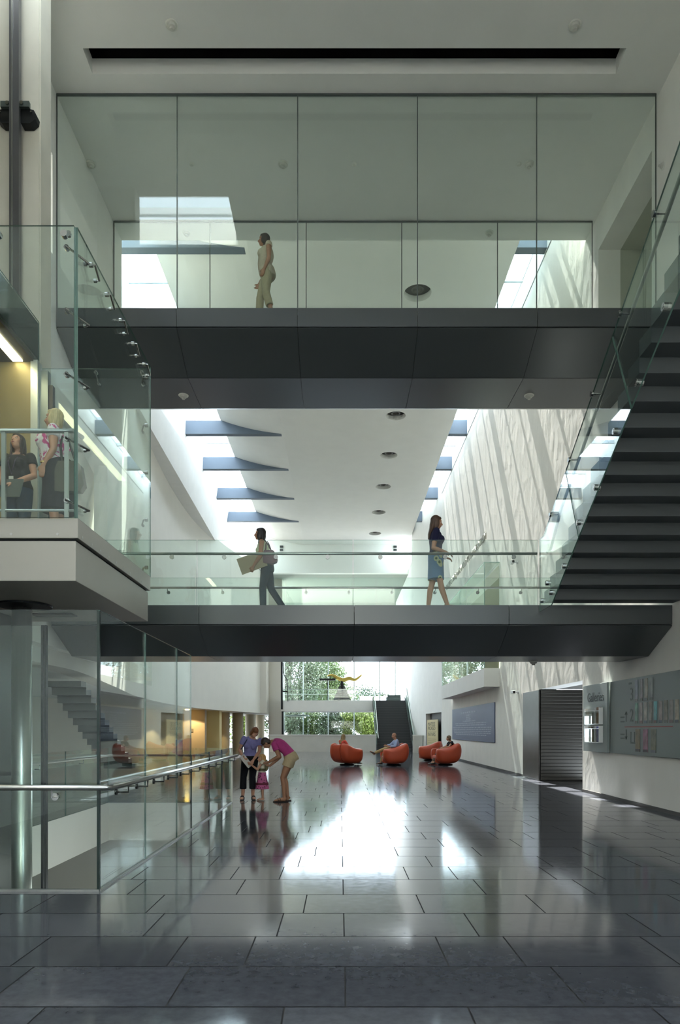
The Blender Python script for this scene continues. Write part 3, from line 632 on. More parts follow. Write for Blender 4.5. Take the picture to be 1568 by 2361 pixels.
def detector(x, y, z, label, n=(0, 0, -1), r=.09):
    t = thing('smoke_detector', label, 'smoke detector', (x, y, z), local=True)
    R = Vector((0, 0, 1)).rotation_difference(Vector(n)).to_matrix()
    v = MB(); v.lathe([(r*1.15, 0), (r*1.15, .012), (r, .02)], n=24, M=R); v.build('base', mat('detector', 'dcdcd2', .5), t)
    v = MB(); v.lathe([(r*.85, .02), (r*.7, .05), (r*.4, .06), (r*.35, .085)], n=24, M=R); v.build('sensor', mat('detector2', 'c9c9bf', .5), t)
def at(px, py, h):  # point on a horizontal plane at height h seen at a pixel of the survey drawing
    y = (h-1.5)*1568/(1682-py); return ((px-784)*y/1568, y, h)
for px, py, lb in ((396, 57, 'left detector on the front ceiling above the dark slot'), (1326, 57, 'right detector on the front ceiling above the dark slot'),
                   (209, 378, 'leftmost detector on the ceiling behind the upper glass wall'), (653, 378, 'middle detector on the ceiling behind the upper glass wall'),
                   (1220, 378, 'rightmost detector on the ceiling behind the upper glass wall')):
    detector(*at(px, py, CZ), 'round white smoke '+lb)
for px, lb in ((442, 'left'), (817, 'centre'), (1197, 'right')):
    x, y, z = at(px, 378, CZ); v = MB(); v.lathe([(.05, z), (.05, z-.012), (.03, z-.03)], (x, y, 0))
    tag(v.build('sprinkler_cap', mat('detector', 'dcdcd2', .5)), 'small white sprinkler cap on the bridge ceiling, the %s one' % lb, 'sprinkler')
detector(-3.6, 15.95, CZ, 'white smoke detector on the ceiling beyond the far glass, left one'); detector(3.5, 15.95, CZ, 'white smoke detector on the ceiling beyond the far glass, right one')
for px, lb in ((423, 'left'), (1220, 'right')):
    x, y, z = at(px, 911, L3-.785); detector(x, y, z, 'white smoke detector under the upper footbridge, the %s one' % lb)
detector(3.95, BY2+1.95, L2-.785, 'white smoke detector under the lower footbridge near the right wall')
detector(RX, 12.05, 3.4, 'chrome wall sprinkler on the right wall beside the lower footbridge', (-1, 0, 0), .07)
detector(RX, 12.3, 11.7, 'white sprinkler on the upper right wall beside the glass wall', (-1, 0, 0), .06)
# cables hanging in the dark ceiling slot
for i, (a, b, dz) in enumerate(((-3.0, -1.9, .06), (-2.4, -1.0, .07), (-.9, .2, .05), (.5, 2.0, .08), (1.9, 3.2, .06))):
    v = MB(); v.tube([(a+(b-a)*k/8, 11.95, 13.62-dz*math.sin(PI*k/8)) for k in range(9)], .007, 6)
    tag(v.build('cable', mat('cable_grey', '6a6a62', .6)), 'thin grey cable sagging in the dark ceiling slot, %s from the left' % ['first', 'second', 'third', 'fourth', 'fifth'][i], 'cable', 'cables in the ceiling slot')
# security cameras and small wall fixtures
def seccam(x, y, z, label, n):
    t = thing('security_camera', label, 'camera', (x, y, z)); n = Vector(n)
    p = Vector((x, y, z)); v = MB(); v.cyl(p, p+n*.03, .05); v.tube([p, p+n*.12, p+n*.16+Vector((0, -.04, .0))], .016); v.build('mount', mat('cam_white', 'dedede', .4), t)
    v = MB(); q = p+n*.18; v.box(q.x-.05, q.x+.05, q.y-.16, q.y+.1, q.z-.05, q.z+.05); v.build('housing', mat('cam_white', 'dedede', .4), t, bevel=.01)
    v = MB(); v.cyl((q.x, q.y-.165, q.z), (q.x, q.y-.15, q.z), .04); v.build('lens', BLACK, t)
seccam(RX, 22.3, 2.72, 'small white security camera on the right wall beside the gallery entrance', (-1, 0, 0))
seccam(RX, 22.4, 7.0, 'small white security camera on the right wall beside the glass bay', (-1, 0, 0))
for x, lb in ((-4.3, 'left'), (4.05, 'right')):
    v = MB(); v.box(x-.12, x+.12, 49.9, 50.0, 14.85, 15.0); v.box(x-.12, x+.12, 49.9, 50, 14.62, 14.77)
    tag(v.build('wall_box', BLACK), 'small black twin box on the white back header, the %s one' % lb, 'speaker')
# ================================================================== SIGNS
def lettering(name, label, cat, s, size, x, y, z, m, ext, pitch=None):
    t = thing(name, label, cat, (x, y, z)); yy = y
    for ch in s:
        if ch == ' ': yy -= size*.42; continue
        o = text_on(ch, size, m, onright(x, yy, z), 'letter', t, ext)
        w = max(v_.co.y for v_ in o.data.vertices)-min(v_.co.y for v_ in o.data.vertices); yy -= w+size*.13
    return yy
lettering('wall_lettering', 'raised silver capital letters along the right wall above the glass bay', 'lettering', 'LOUISE B. AND J. HARWOOD COCHRANE ATRIUM', .40, RX-.03, 37.2, 9.12, mat('letter_steel', 'a5a39b', .3, .8), .022)
# blue text panel
t = thing('text_panel', 'blue wall text panel with pale lines of writing under the bay', 'panel', (RX-.03, 30.4, 1.75))
v = MB(); v.box(RX-.04, RX-.004, 25.6, 35.2, 1.0, 2.53); v.build('board', mat('panel_blue', '56607c', .5), t, bevel=.004)
v = MB(); lines = [(2.28, 29.0, 32.6), (2.15, 30.3, 31.2), (2.06, 30.3, 31.3), (1.975, 30.25, 31.3), (1.885, 29.2, 32.2), (1.785, 26.8, 34.3), (1.70, 27.1, 34.1), (1.585, 26.1, 34.9), (1.505, 26.2, 34.8), (1.425, 26.25, 34.6), (1.345, 26.2, 34.6), (1.265, 27.0, 34.0)]
for z, a, b in lines:
    y = a; 
    while y < b:
        w = random.uniform(.12, .42); v.box(RX-.044, RX-.04, y, min(b, y+w), z-(.022 if z < 2.2 else .035), z+(.022 if z < 2.2 else .035)); y += w+.09
v.build('writing', mat('panel_text', '9ba2b4', .6), t)
# Galleries sign and directory
t = thing('gallery_sign', 'pale grey wall sign reading Galleries with clear leaflet racks', 'sign', (RX-.1, 15.3, 1.75))
v = MB(); v.box(RX-.11, RX-.05, 14.62, 16.05, 1.0, 2.52); v.build('board', mat('sign_grey', '8d9896', .5), t, bevel=.004)
v = MB(); v.box(RX-.05, RX, 14.75, 15.9, 1.2, 2.35); v.build('backing', mat('sign_back', 'b8bcb8', .5), t)
text_on('Galleries', .30, mat('sign_text', '3e4645', .5), onright(RX-.112, 15.78, 2.13), 'title', t, .003, sx=.92)
t = thing('directory_panel', 'large grey directory panel with small pictures for levels 3, 2 and LL', 'sign', (RX-.05, 12.8, 1.75))
v = MB(); v.box(RX-.05, RX, 10.6, 14.6, 1.0, 2.52); v.build('board', mat('dir_grey', '808b89', .5), t, bevel=.004)
TX = mat('dir_text', '4e5857', .5)
for s, y, z, sz in (('3', 13.62, 2.08, .36), ('2', 13.62, 1.66, .36), ('LL', 13.60, 1.22, .34)):
    text_on(s, sz, TX, onright(RX-.052, y, z), 'numeral', t, .002)
for y, z, d in ((13.78, 1.66, 1), (13.78, 1.30, -1)):
    v = MB(); zz = z+.2 if d > 0 else z; b_ = z if d > 0 else z+.2
    for p, q in (((y, b_), (y, zz)), ((y, zz), (y+.05, zz-.06*d)), ((y, zz), (y-.05, zz-.06*d))): v.cyl((RX-.053, *p), (RX-.053, *q), .006, n=6)
    v.build('arrow', TX, t)
text_on('LEVEL', .06, TX, onright(RX-.052, 13.66, 2.40), 'caption', t, .001)
for i, z in enumerate((1.75, 1.66, 1.40, 1.32)):
    v = MB(); v.box(RX-.052, RX-.05, 13.86, 14.06, z-.014, z+.014); v.build('caption', TX, t)
v = MB(); v.box(RX-.053, RX-.05, 11.85, 13.85, 1.545, 1.56); v.build('red_line', mat('dir_red', '9a4a48', .5), t)
def picture(y, z, h, w, c1, c2, lab=None):
    m = mat('picture_%s' % c1, c1, .4, var=.45, vscale=7)
    v = MB(); v.box(RX-.056, RX-.05, y-w, y, z, z+h); o = v.build('picture', m, t)
    v = MB(); v.box(RX-.058, RX-.056, y-w, y, z, z+.05); v.build('picture_caption', mat('pic_%s' % c2, c2, .4), o)
for i, c1 in enumerate(('6d7684', '74706f', '8f8874', '7c8482')): picture(13.36-i*.21, 2.05, .42, .125, c1, '4d504e')
for i, c1 in enumerate(('5f8b78', '8d8482', '9a958a', '7e7a70', '5aa0a4', '857a74', '6c6a5c', '77726d', '99917f')): picture(13.36-i*.20, 1.62, .40, .12, c1, ['4d504e', '5a4040', '3a4a5c'][i % 3])
for i, c1 in enumerate(('6e6548', '84566c', '6d705f')): picture(13.34-i*.33, 1.07, .44, .20, c1, ['2a2c2a', '26262a', '6a6f78'][i])
# leaflet racks on the Galleries sign
ACR = mat('acrylic_edge', 'f4f6f6', .1, 0, .8, emit='ffffff', estr=.0)
def rack(z0, label, cells):
    t = thing('leaflet_rack', label, 'leaflet rack', (RX-.2, 15.3, z0))
    v = MB(); y0, y1 = 14.85, 15.72
    v.pane(RX-.20, RX-.195, y0, y1, z0, z0+.30, 'x'); v.build('front', [GL, ACR], t)
    v = MB()
    for y in (y0, 15.08, y1): v.box(RX-.2, RX-.11, y-.006, y+.006, z0, z0+.36)
    v.box(RX-.2, RX-.11, y0, y1, z0-.008, z0+.004); v.box(RX-.205, RX-.195, y0, y1, z0+.295, z0+.305); v.build('frame', ACR, t)
    for i, (a, b, h, col, lb) in enumerate(cells):
        v = MB(); v.box(RX-.175, RX-.135, a, b, z0+.005, z0+h); tag(v.build('leaflet_stack', mat('leaf_'+col, col, .5, var=.25, vscale=9), bevel=.002), lb, 'leaflets', 'leaflets in the sign racks')
rack(1.62, 'upper clear leaflet rack on the Galleries sign', [(15.52, 15.68, .31, '5d5138', 'brown leaflets in the upper rack, far left pocket'), (15.33, 15.49, .30, '6b6f60', 'olive leaflets in the upper rack, second pocket'), (15.12, 15.29, .31, '6f7378', 'grey leaflets in the upper rack, third pocket'), (14.87, 15.05, .37, '7a5438', 'tall rust brown leaflets in the upper rack, right pocket')])
rack(1.22, 'lower clear leaflet rack on the Galleries sign', [(15.35, 15.52, .33, '6b5a3f', 'tan leaflets in the lower rack, left'), (14.87, 15.05, .35, '5560a0', 'blue leaflets in the lower rack, right pocket')])
# exhibition banner on the angled wall
t = thing('exhibition_banner', 'tan exhibition banner in the dark doorway at the right rear', 'banner', tuple(MA @ Vector((2.6, .05, 1))))
v = MB(); v.box(1.15, 4.05, .02, .06, .02, 2.1, MA); v.build('sheet', mat('banner_tan', 'cdbd8c', .6), t)
MB_ = MA @ Matrix(((-1, 0, 0, 0), (0, 0, -1, 0), (0, 1, 0, 0), (0, 0, 0, 1)))
def btxt(s, z, size, w):
    o = text_on(s, size, mat('banner_text', '4b4632', .6), MB_ @ Matrix.Translation((-3.75, z, -.018)), 'words', t, .002, sx=w)
btxt('MATISSE', 1.72, .33, 1.60); btxt('PICASSO', 1.46, .33, 1.55); btxt('IN PARIS', 1.1, .33, 1.62)
v = MB()
for z in (1.38, .92, .8, .68): v.box(1.5, 3.75, .016, .02, z-.012, z+.012, MA)
v.build('small_print', mat('banner_small', '9a8d66', .6), t)
# ================================================================== SCULPTURE (plain generic stand-in) ON THE BALCONY
t = thing('sculpture', 'curved golden abstract sculpture balanced on a dark pyramid in the back window', 'sculpture', (.3, 53.4, L2))
v = MB()
for i in range(14):
    k = 1-i/14.5; v.box(.15-.72*k, .15+.72*k, 53.4-.5*k, 53.4+.5*k, L2+.115*i, L2+.115*i+.09)
v.box(.05, .25, 53.3, 53.5, L2, L2+1.66); v.build('pyramid_base', BLACK, t)
v = MB(); pth = cr([(-1.0, 6.05), (-.6, 6.12), (-.1, 5.85), (.3, 5.74), (.75, 5.86), (1.2, 5.76), (1.72, 6.15)], 4)
n = len(pth); v.loft([(p.x, 53.4, p.y-.35) for p in pth], [.04+.12*math.sin(PI*min(1, max(0, i/(n-1))))**.8 for i in range(n)], (0, 1, 0)); v.build('golden_form', mat('gold', 'b09a4a', .35, .6), t, smooth=True)
# fixtures on the balcony
v = MB(); v.box(-1.6, -.35, 53.2, 53.6, 5.35, 5.5); v.box(-1.0, -.95, 53.35, 53.45, L2, 5.35)
tag(v.build('dark_sign_stand', BLACK), 'long flat black sign on a post left of the dark pyramid', 'sign')
v = MB(); v.box(3.6, 4.7, 52.6, 53.3, L2, L2+.32); v.box(3.7, 4.7, 52.7, 53.2, L2+.34, L2+.5)
tag(v.build('stacked_bench', mat('bench_dark', '44504c', .5)), 'low dark bench on the balcony at the head of the far stair', 'bench')
# ================================================================== ARCADE AT THE LEFT REAR
WARM = mat('warm_pier', 'd9c58c', .7)
v = MB(); v.box(-9.6, -8.25, 41.5, 42.1, 0, 2.7); tag(v.build('arcade_pier', mat('pier_brown', 'a08e72', .7)), 'brown square pier with switch plate at the left end of the arcade', 'pier')
v = MB(); v.box(-8.6, -7.62, 43, 43.8, 0, 2.69); tag(v.build('arcade_pier', WARM), 'warm yellow lit pier in the arcade left of the women', 'pier')
v = MB(); v.box(-9.1, -8.95, 41.46, 41.5, 1.35, 1.55); tag(v.build('switch_plate', mat('switch', '6b6152', .5)), 'small dark switch plate on the brown arcade pier', 'switch')
for i, (x, y, r) in enumerate(((-8.2, 48, .42), (-7.45, 49.5, .4), (-7.1, 54, .42), (-6.6, 56.2, .36))):
    v = MB(); v.cyl((x, y, 0), (x, y, 2.7), r, n=32); tag(v.build('round_column', mat('column_paint', '9a8f78', .6), smooth=False), 'round beige column in the arcade, %s from the left' % ['first', 'second', 'third', 'fourth'][i], 'column', 'arcade columns')
for i, (x, y) in enumerate(((-9.1, 40.5), (-8.6, 44.8))):
    t = thing('arcade_downlight', 'warm lamp in the arcade ceiling, the %s one' % ['nearer', 'farther'][i], 'ceiling light', (x, y, 2.69))
    v = MB(); v.cyl((x, y, 2.66), (x, y, 2.7), .12); v.build('lens', mat('warm_lens', 'ffe9b0', .5, emit='ffd27a', estr=25), t)
    l = bpy.data.lights.new('arcade_lamp', 'SPOT'); l.energy = 260; l.color = (1, .78, .42); l.spot_size = 2.2; l.shadow_soft_size = .1
    o = bpy.data.objects.new('arcade_lamp', l); COL.objects.link(o); o.location = (x, y, 2.64)
# ================================================================== OUTSIDE: ground and trees
v = MB(); v.box(-60, 60, 62.5, 140, -.5, -.12); struct('ground_outside', v, mat('paving_out', '6d6b66', .9))
v = MB(); v.box(-60, -11.6, 20, 62.5, -.5, -.12); struct('ground_side', v, mat('paving_out', '6d6b66', .9))
LEAF = []
for nm, cc in (('leaf_deep', '34452a'), ('leaf_mid', '4c5e30'), ('leaf_bright', '6c7c34'), ('leaf_grey', '4f5c44')):
    LEAF.append(mat(nm, cc, .7, var=.35, vscale=3))
def tree(x, y, h, w, lm, label, trunk=.16, n=2600, base=.25, group=None):
    t = thing('tree', label, 'tree', (x, y, -.12), group); rnd = random.Random(int(x*97+y*31))
    v = MB(); v.tube([(x, y, -.12), (x+.1, y, h*.3), (x-.1, y+.1, h*.6), (x, y, h*.85)], trunk, 8)
    for k in range(5):
        a = rnd.uniform(0, 6.28); z = h*rnd.uniform(.3, .6); v.tube([(x, y, z), (x+math.cos(a)*w*.35, y+math.sin(a)*w*.3, z+h*.2)], trunk*.4, 6)
    v.build('trunk', mat('bark', '5a5246', .9), t)
    cl = [(x+rnd.uniform(-.6, .6)*w*.5, y+rnd.uniform(-.6, .6)*w*.4, h*(base+(1-base)*rnd.random()**.8), rnd.uniform(.16, .3)*w) for _ in range(22)]
    v = MB()
    for k in range(int(n*2.4)):
        cx, cy, cz, r = rnd.choice(cl); d = Vector((rnd.gauss(0, 1), rnd.gauss(0, 1), rnd.gauss(0, 1))).normalized()*r*rnd.random()**.4
        p = Vector((cx, cy, cz))+d*1.0; s = rnd.uniform(.05, .10)*(1+h*.04); R = Euler((rnd.uniform(0, 6), rnd.uniform(0, 6), rnd.uniform(0, 6))).to_matrix()
        q = [p+R @ Vector(c_) for c_ in ((-s, -s*.5, 0), (s, -s*.5, .02), (s*.9, s*.5, 0), (-s*.9, s*.5, .03))]
        v.add(q, [(0, 1, 2, 3)])
    v.build('foliage', lm, t, fix=False)
tree(-5.5, 74, 11, 8.5, LEAF[3], 'tall spreading tree outside the back window, at its left', .3, 5200, .35)
tree(-1.2, 80, 9.6, 7, LEAF[1], 'big round tree outside the back window, behind the golden sculpture', .25, 4200, .3)
tree(4.2, 92, 6.6, 6, LEAF[0], 'distant green tree outside, right of the golden sculpture', .2, 2400, .2)
tree(8.0, 96, 5.6, 6, LEAF[1], 'lower distant tree outside, near the head of the far stair', .2, 2000, .2)
for i, (x, lm, lb) in enumerate(((-4.9, 3, 'grey green bush beside the vestibule glass'), (-3.0, 1, 'mid green bush under the balcony, second from the left'), (-1.0, 0, 'dark green bush under the balcony, third from the left'), (1.0, 2, 'bright green bush under the balcony, fourth from the left'), (2.9, 2, 'yellow green bush beside the far stair'), (4.8, 1, 'green bush hidden partly by the far stair'))):
    tree(x, 66+(i % 2)*1.5, 3.4, 2.7, LEAF[lm], lb+', outside the lower window', .06, 1700, .2, 'bushes outside the lower window')
for i, (x, y, lb) in enumerate(((-13, 62, 'leafy tree outside the arcade, left one'), (-9.5, 66, 'leafy tree outside the arcade, middle one'), (-7, 68, 'leafy tree outside the arcade, right one'))):
    tree(x, y, 5, 3.5, LEAF[1 + (i % 2)], lb, .1, 1500, .15)
v = MB(); v.box(2.2, 9, 76, 76.3, -.1, 5.2); struct('wall_outside', v, mat('out_wall', 'ddd9cf', .8))
# ================================================================== CHAIRS
LEATHER = mat('orange_leather', 'b94a2b', .42, 0, .5, .06, 3, .08, 60)
def closed(ps, n=4):
    out = []; m = len(ps)
    for i in range(m):
        p0, p1, p2, p3 = [Vector(ps[(i+j) % m]) for j in (-1, 0, 1, 2)]
        for k in range(n):
            t = k/n; out.append(.5*((2*p1)+(p2-p0)*t+(2*p0-5*p1+4*p2-p3)*t*t+(3*p1-p0-3*p2+p3)*t**3))
    return out
SHELL = closed([(y*.9, z) for y, z in [(.38, .09), (.53, .22), (.58, .45), (.54, .66), (.36, .69), (.12, .725), (-.14, .80), (-.36, .89), (-.50, .92), (-.60, .84), (-.645, .6), (-.58, .32), (-.40, .13), (-.12, .07), (.15, .065)]])
def make_chair(label, loc, rotz):
    t = thing('tub_chair', label, 'armchair', loc, 'orange leather tub chairs', rotz, True)
    for s in (-1, 1):
        v = MB(); vs = []; fs = []; lay = [(.235, .90), (.245, .96), (.275, .995), (.34, 1.0), (.42, .975), (.49, .92), (.545, .83), (.585, .70), (.61, .52), (.622, .28)]
        n = len(SHELL)
        for x, k in lay: vs += [(s*x, -.03+(p.x+.03)*k, .47+(p.y-.47)*k) for p in SHELL]
        fs = [list(range(n)), list(range(len(vs)-n, len(vs)))]
        for i in range(len(lay)-1):
            for j in range(n): fs.append((i*n+j, i*n+(j+1) % n, (i+1)*n+(j+1) % n, (i+1)*n+j))
        v.add(vs, fs); v.build('side_shell', LEATHER, t, smooth=True)
    v = MB(); v.prism([tuple(p) for p in closed([(.46, .10), (.5, .28), (.46, .41), (.1, .40), (-.22, .40), (-.33, .52), (-.40, .80), (-.47, .87), (-.56, .82), (-.59, .6), (-.52, .3), (-.36, .12), (0, .08)])], -.24, .24); v.build('seat', LEATHER, t)
    v = MB(); v.lathe([(.30, 0), (.31, .02), (.29, .04), (.12, .05), (.1, .09)], n=28); v.build('swivel_base', BLACK, t)
    return t
# ================================================================== PEOPLE
SKIN = mat('skin', 'b98a70', .55, 0, .4); SKIN2 = mat('skin_tan', 'a3765a', .55, 0, .4); LIP = mat('lips', '96524c', .5); EYE = mat('eye', '2a1e18', .3); EYEW = mat('eye_white', 'd8d2c8', .3)
def rot3(yaw, pitch, roll): return Euler((math.radians(-pitch), math.radians(roll), math.radians(yaw)), 'YXZ').to_matrix()
TORSO = [(-.45, .115, .10), (-.3, .15, .118), (0, .168, .124), (.35, .162, .118), (.7, .14, .104), (1, .128, .097), (1.4, .134, .102), (1.8, .15, .110), (2.2, .158, .108), (2.5, .150, .094), (2.75, .105, .072), (3, .056, .056)]
class P:
    def __init__(s, name, label, loc, rotz, H, J=None, fat=1, head=(0, 0, 0), hs=1.0, voxel=.0085, skin=None, female=True, sub=None):
        s.k = k = H/1.7; s.fat = fat; s.vox = voxel; s.skin = skin or SKIN; s.hs = hs*k
        D = dict(P=(0, 0, .95), W=(0, .0, 1.10), C=(0, 0, 1.27), N=(0, -.02, 1.44), head=(0, .015, 1.585), sL=(-.165, -.015, 1.385), sR=(.165, -.015, 1.385), eL=(-.2, -.04, 1.10), eR=(.2, -.04, 1.10),
                 wL=(-.19, .03, .87), wR=(.19, .03, .87), hL=(-.088, 0, .93), hR=(.088, 0, .93), kL=(-.09, .02, .50), kR=(.09, .02, .50), aL=(-.09, -.02, .085), aR=(.09, -.02, .085), tL=(-.1, .15, .03), tR=(.1, .15, .03))
        s.J = {q: Vector(p)*k for q, p in D.items()}
        for q, p in (J or {}).items(): s.J[q] = Vector(p)
        s.t = thing('person', label, 'person', loc, None, rotz, True)
        s.R = rot3(*head); s.female = female
        J = s.J; s.side = [(J['hR']-J['hL']).normalized(), (J['hR']-J['hL']).normalized(), (J['sR']-J['sL']).normalized(), (J['sR']-J['sL']).normalized()]
    def st(s, u):
        J = s.J; pts = [J['P'], J['W'], J['C'], J['N']]
        if u < 0: return pts[0]+(pts[0]-pts[1]).normalized()*(-u)*.15*s.k/.45*.45*2
        i = min(2, int(u)); t = u-i; p0, p1, p2, p3 = [pts[max(0, min(3, i+j))] for j in (-1, 0, 1, 2)]
        return .5*((2*p1)+(p2-p0)*t+(2*p0-5*p1+4*p2-p3)*t*t+(3*p1-p0-3*p2+p3)*t**3)
    def sd(s, u):
        u = max(0, min(2.999, u)); i = int(u); return s.side[i].lerp(s.side[i+1], u-i)
    def torso(s, v, u0, u1, inf=0, ex=None):
        us = [u0]+[u for u, _, _ in TORSO if u0+.05 < u < u1-.05]+[u1]; R = []
        for u in us:
            for (a, ax, ay), (b, bx, by) in zip(TORSO, TORSO[1:]):
                if a <= u <= b or (u <= a and a == TORSO[0][0]) or (u >= b and b == 3):
                    t = max(0, min(1, (u-a)/(b-a))); fx = 1+(s.fat-1)*max(0, 1-max(0, u-1.8)); R.append(((ax+(bx-ax)*t)*s.k*fx+inf, (ay+(by-ay)*t)*s.k*fx**1.3+inf)); break
        v.loft([s.st(u) for u in us], R, [s.sd(u) for u in us], 20)
    def bust(s, v, inf=0):
        if not s.female: return
        C = s.J['C']; up = (s.J['N']-s.J['C']).normalized(); sd = s.sd(2); f = up.cross(sd)
        if f.dot(Vector((0, 1, 0))) < 0 and abs(f.y) > .3: f = -f
        for q in (-1, 1): v.ell(C+f*.075*s.k*s.fat+sd*q*.07*s.k-up*.015*s.k, .062*s.k*s.fat+inf, None, 12)
    def hand(s, v, w, d, n, out, curl):
        k = s.k; d = d.normalized(); n = (n-d*n.dot(d)).normalized(); l = d.cross(n)
        if l.dot(out) < 0: l = -l                    # thumb side
        v.loft([w, w+d*.03*k, w+d*.06*k, w+d*.085*k], [(.026*k, .02*k), (.034*k, .017*k), (.040*k, .015*k), (.040*k, .013*k)], l, 12)
        for i, (o, L) in enumerate(((.03, .070), (.011, .078), (-.009, .073), (-.028, .057))):
            p = w+d*.08*k+l*o*k; a = math.radians(curl)*.5
            for j, q in enumerate((.45, .32, .25)):
                e = p+(d*math.cos(a)+n*math.sin(a))*L*q*k; v.cap(p, (.0098-.0012*j)*k, e, (.0088-.0012*j)*k, 8); p = e; a += math.radians(curl)*.75
        p = w+d*.025*k+l*.03*k; e = p+(d*.65+l*.6+n*.35).normalized()*.035*k; v.cap(p, .0115*k, e, .0105*k, 8); v.cap(e, .0105*k, e+(d*.85+l*.1+n*.4).normalized()*.03*k, .009*k, 8)
    def body(s, hand=None, curl=(35, 35), bare=True):
        J, k = s.J, s.k; v = MB(); s.torso(v, -.45, 3); s.bust(v)
        hv = J['head']; R = s.R; h = s.hs
        v.loft([s.st(2.7), J['N'], hv+R @ Vector((0, -.02, -.05))*h], [.06*k, .052*k, .05*h], s.sd(3), 14)
        E = lambda c_, r: v.ell(hv+R @ Vector(c_)*h, [q*h for q in r], R, 18)
        E((0, -.012, .022), (.073, .092, .096)); E((0, .022, -.03), (.06, .068, .085)); E((0, .05, -.088), (.032, .032, .026)); E((.034, .05, -.028), (.024, .03, .03)); E((-.034, .05, -.028), (.024, .03, .03)); E((0, .07, .032), (.05, .016, .014))
        for q in (-1, 1): E((q*.073, -.008, -.012), (.011, .02, .031))
        a = hv+R @ Vector((0, .082, .012))*h; b = hv+R @ Vector((0, .106, -.030))*h; v.cap(a, .0085*h, b, .0135*h, 10); E((0, .082, -.058), (.024, .012, .012))
        for q, sg in (('L', -1), ('R', 1)):
            S_, e, w = J['s'+q], J['e'+q], J['w'+q]; f = s.fat**.7
            v.ell(S_, .056*k, None, 14); v.cap(S_, .050*k*f, S_.lerp(e, .5), .047*k*f, 14); v.cap(S_.lerp(e, .5), .047*k*f, e, .037*k, 14); v.cap(e, .039*k, e.lerp(w, .3), .040*k, 14); v.cap(e.lerp(w, .3), .040*k, w, .026*k, 14)
            d = (w-e).normalized(); spec = (hand or {}).get(q)
            if spec: d = Vector(spec[0]); n = Vector(spec[1]); out = Vector(spec[2])
            else: n = Vector((-sg, .15, 0)); out = Vector((0, 1, 0))
            s.hand(v, w, d, n, out, curl[0 if q == 'L' else 1])
            hp, kn, an, to = J['h'+q], J['k'+q], J['a'+q], J['t'+q]
            v.cap(hp, .088*k*s.fat, hp.lerp(kn, .5), .074*k*s.fat, 16); v.cap(hp.lerp(kn, .5), .074*k*s.fat, kn, .054*k, 16)
            back = (kn-hp).normalized()-(an-kn).normalized(); back = Vector((0, -1, 0)) if back.length < .05 else -back.normalized() if back.dot(Vector((0, 1, 0))) > 0 else back.normalized()
            m = kn.lerp(an, .28)+back*.012*k; v.cap(kn, .052*k, m, .055*k, 14); v.cap(m, .055*k, an, .036*k, 14)
            v.ell(an, .04*k, None, 12); fd = (to-an); v.loft([an+Vector((0, 0, -.01))*k-fd.normalized()*.045*k, an-Vector((0, 0, .035))*k, an.lerp(to, .6), to, to+fd.normalized()*.035*k], [(.028*k, .03*k), (.036*k, .042*k), (.042*k, .03*k), (.044*k, .02*k), (.03*k, .012*k)], (fd.cross(Vector((0, 0, 1)))).normalized(), 12)
        o = v.build('body', s.skin, s.t, voxel=s.vox)
        for q in (-1, 1):
            e = MB(); e.ell(hv+R @ Vector((q*.029, .0735, .006))*h, (.012*h, .0085*h, .0065*h), R, 10); ew = e.build('eye', EYEW, s.t, smooth=True)
            e = MB(); e.ell(hv+R @ Vector((q*.029, .0808, .006))*h, (.0068*h, .0028*h, .0062*h), R, 10); e.build('iris', EYE, ew, smooth=True)
        e = MB(); e.ell(hv+R @ Vector((0, .0915, -.056))*h, (.021*h, .006*h, .008*h), R, 10); e.build('lips', LIP, s.t, smooth=True)
        e = MB()
        return o
    def top(s, m, name='top', hem=.3, sleeve=.5, inf=.012, neck=2.82, sr=.018):
        v = MB(); k = s.k; s.torso(v, hem, neck, inf*k); s.bust(v, inf*k)
        for q in 'LR':
            S_, e, w = s.J['s'+q], s.J['e'+q], s.J['w'+q]; r = .05*k*s.fat**.7
            if sleeve > 0:
                v.ell(S_, r+.013*k, None, 14)
                if sleeve <= 1: v.cyl(S_, S_.lerp(e, sleeve), r+sr*k*.7, r+sr*k, 16)
                else:
                    v.cap(S_, r+sr*k*.8, e, .042*k+sr*k, 14); v.cyl(e, e.lerp(w, sleeve-1), .042*k+sr*k, .03*k+sr*k, 14)
            else: v.ell(S_.lerp(s.J['N'], .25), .05*k, None, 12)
        return v.build(name, m, s.t, voxel=max(.009, s.vox))
    def legs(s, m, name='trousers', top=.55, length=1.9, inf=.014, flare=.0):    # length 0-1 thigh, 1-2 shin
        v = MB(); k = s.k; s.torso(v, -.45, top, inf*k*.8)
        for q in 'LR':
            hp, kn, an = s.J['h'+q], s.J['k'+q], s.J['a'+q]; r0 = .088*k*s.fat+inf*k
            if length <= 1: v.ell(hp, r0, None, 16); v.cyl(hp, hp.lerp(kn, length), r0, (.088-.02*length)*k*s.fat+inf*k+flare, 18)
            else:
                v.cap(hp, r0, hp.lerp(kn, .5), .076*k*s.fat+inf*k, 16); v.cap(hp.lerp(kn, .5), .076*k*s.fat+inf*k, kn, .056*k+inf*k, 16)
                v.cyl(kn, kn.lerp(an, length-1), .057*k+inf*k, .046*k+inf*k+flare, 16)
        return v.build(name, m, s.t, voxel=max(.009, s.vox))
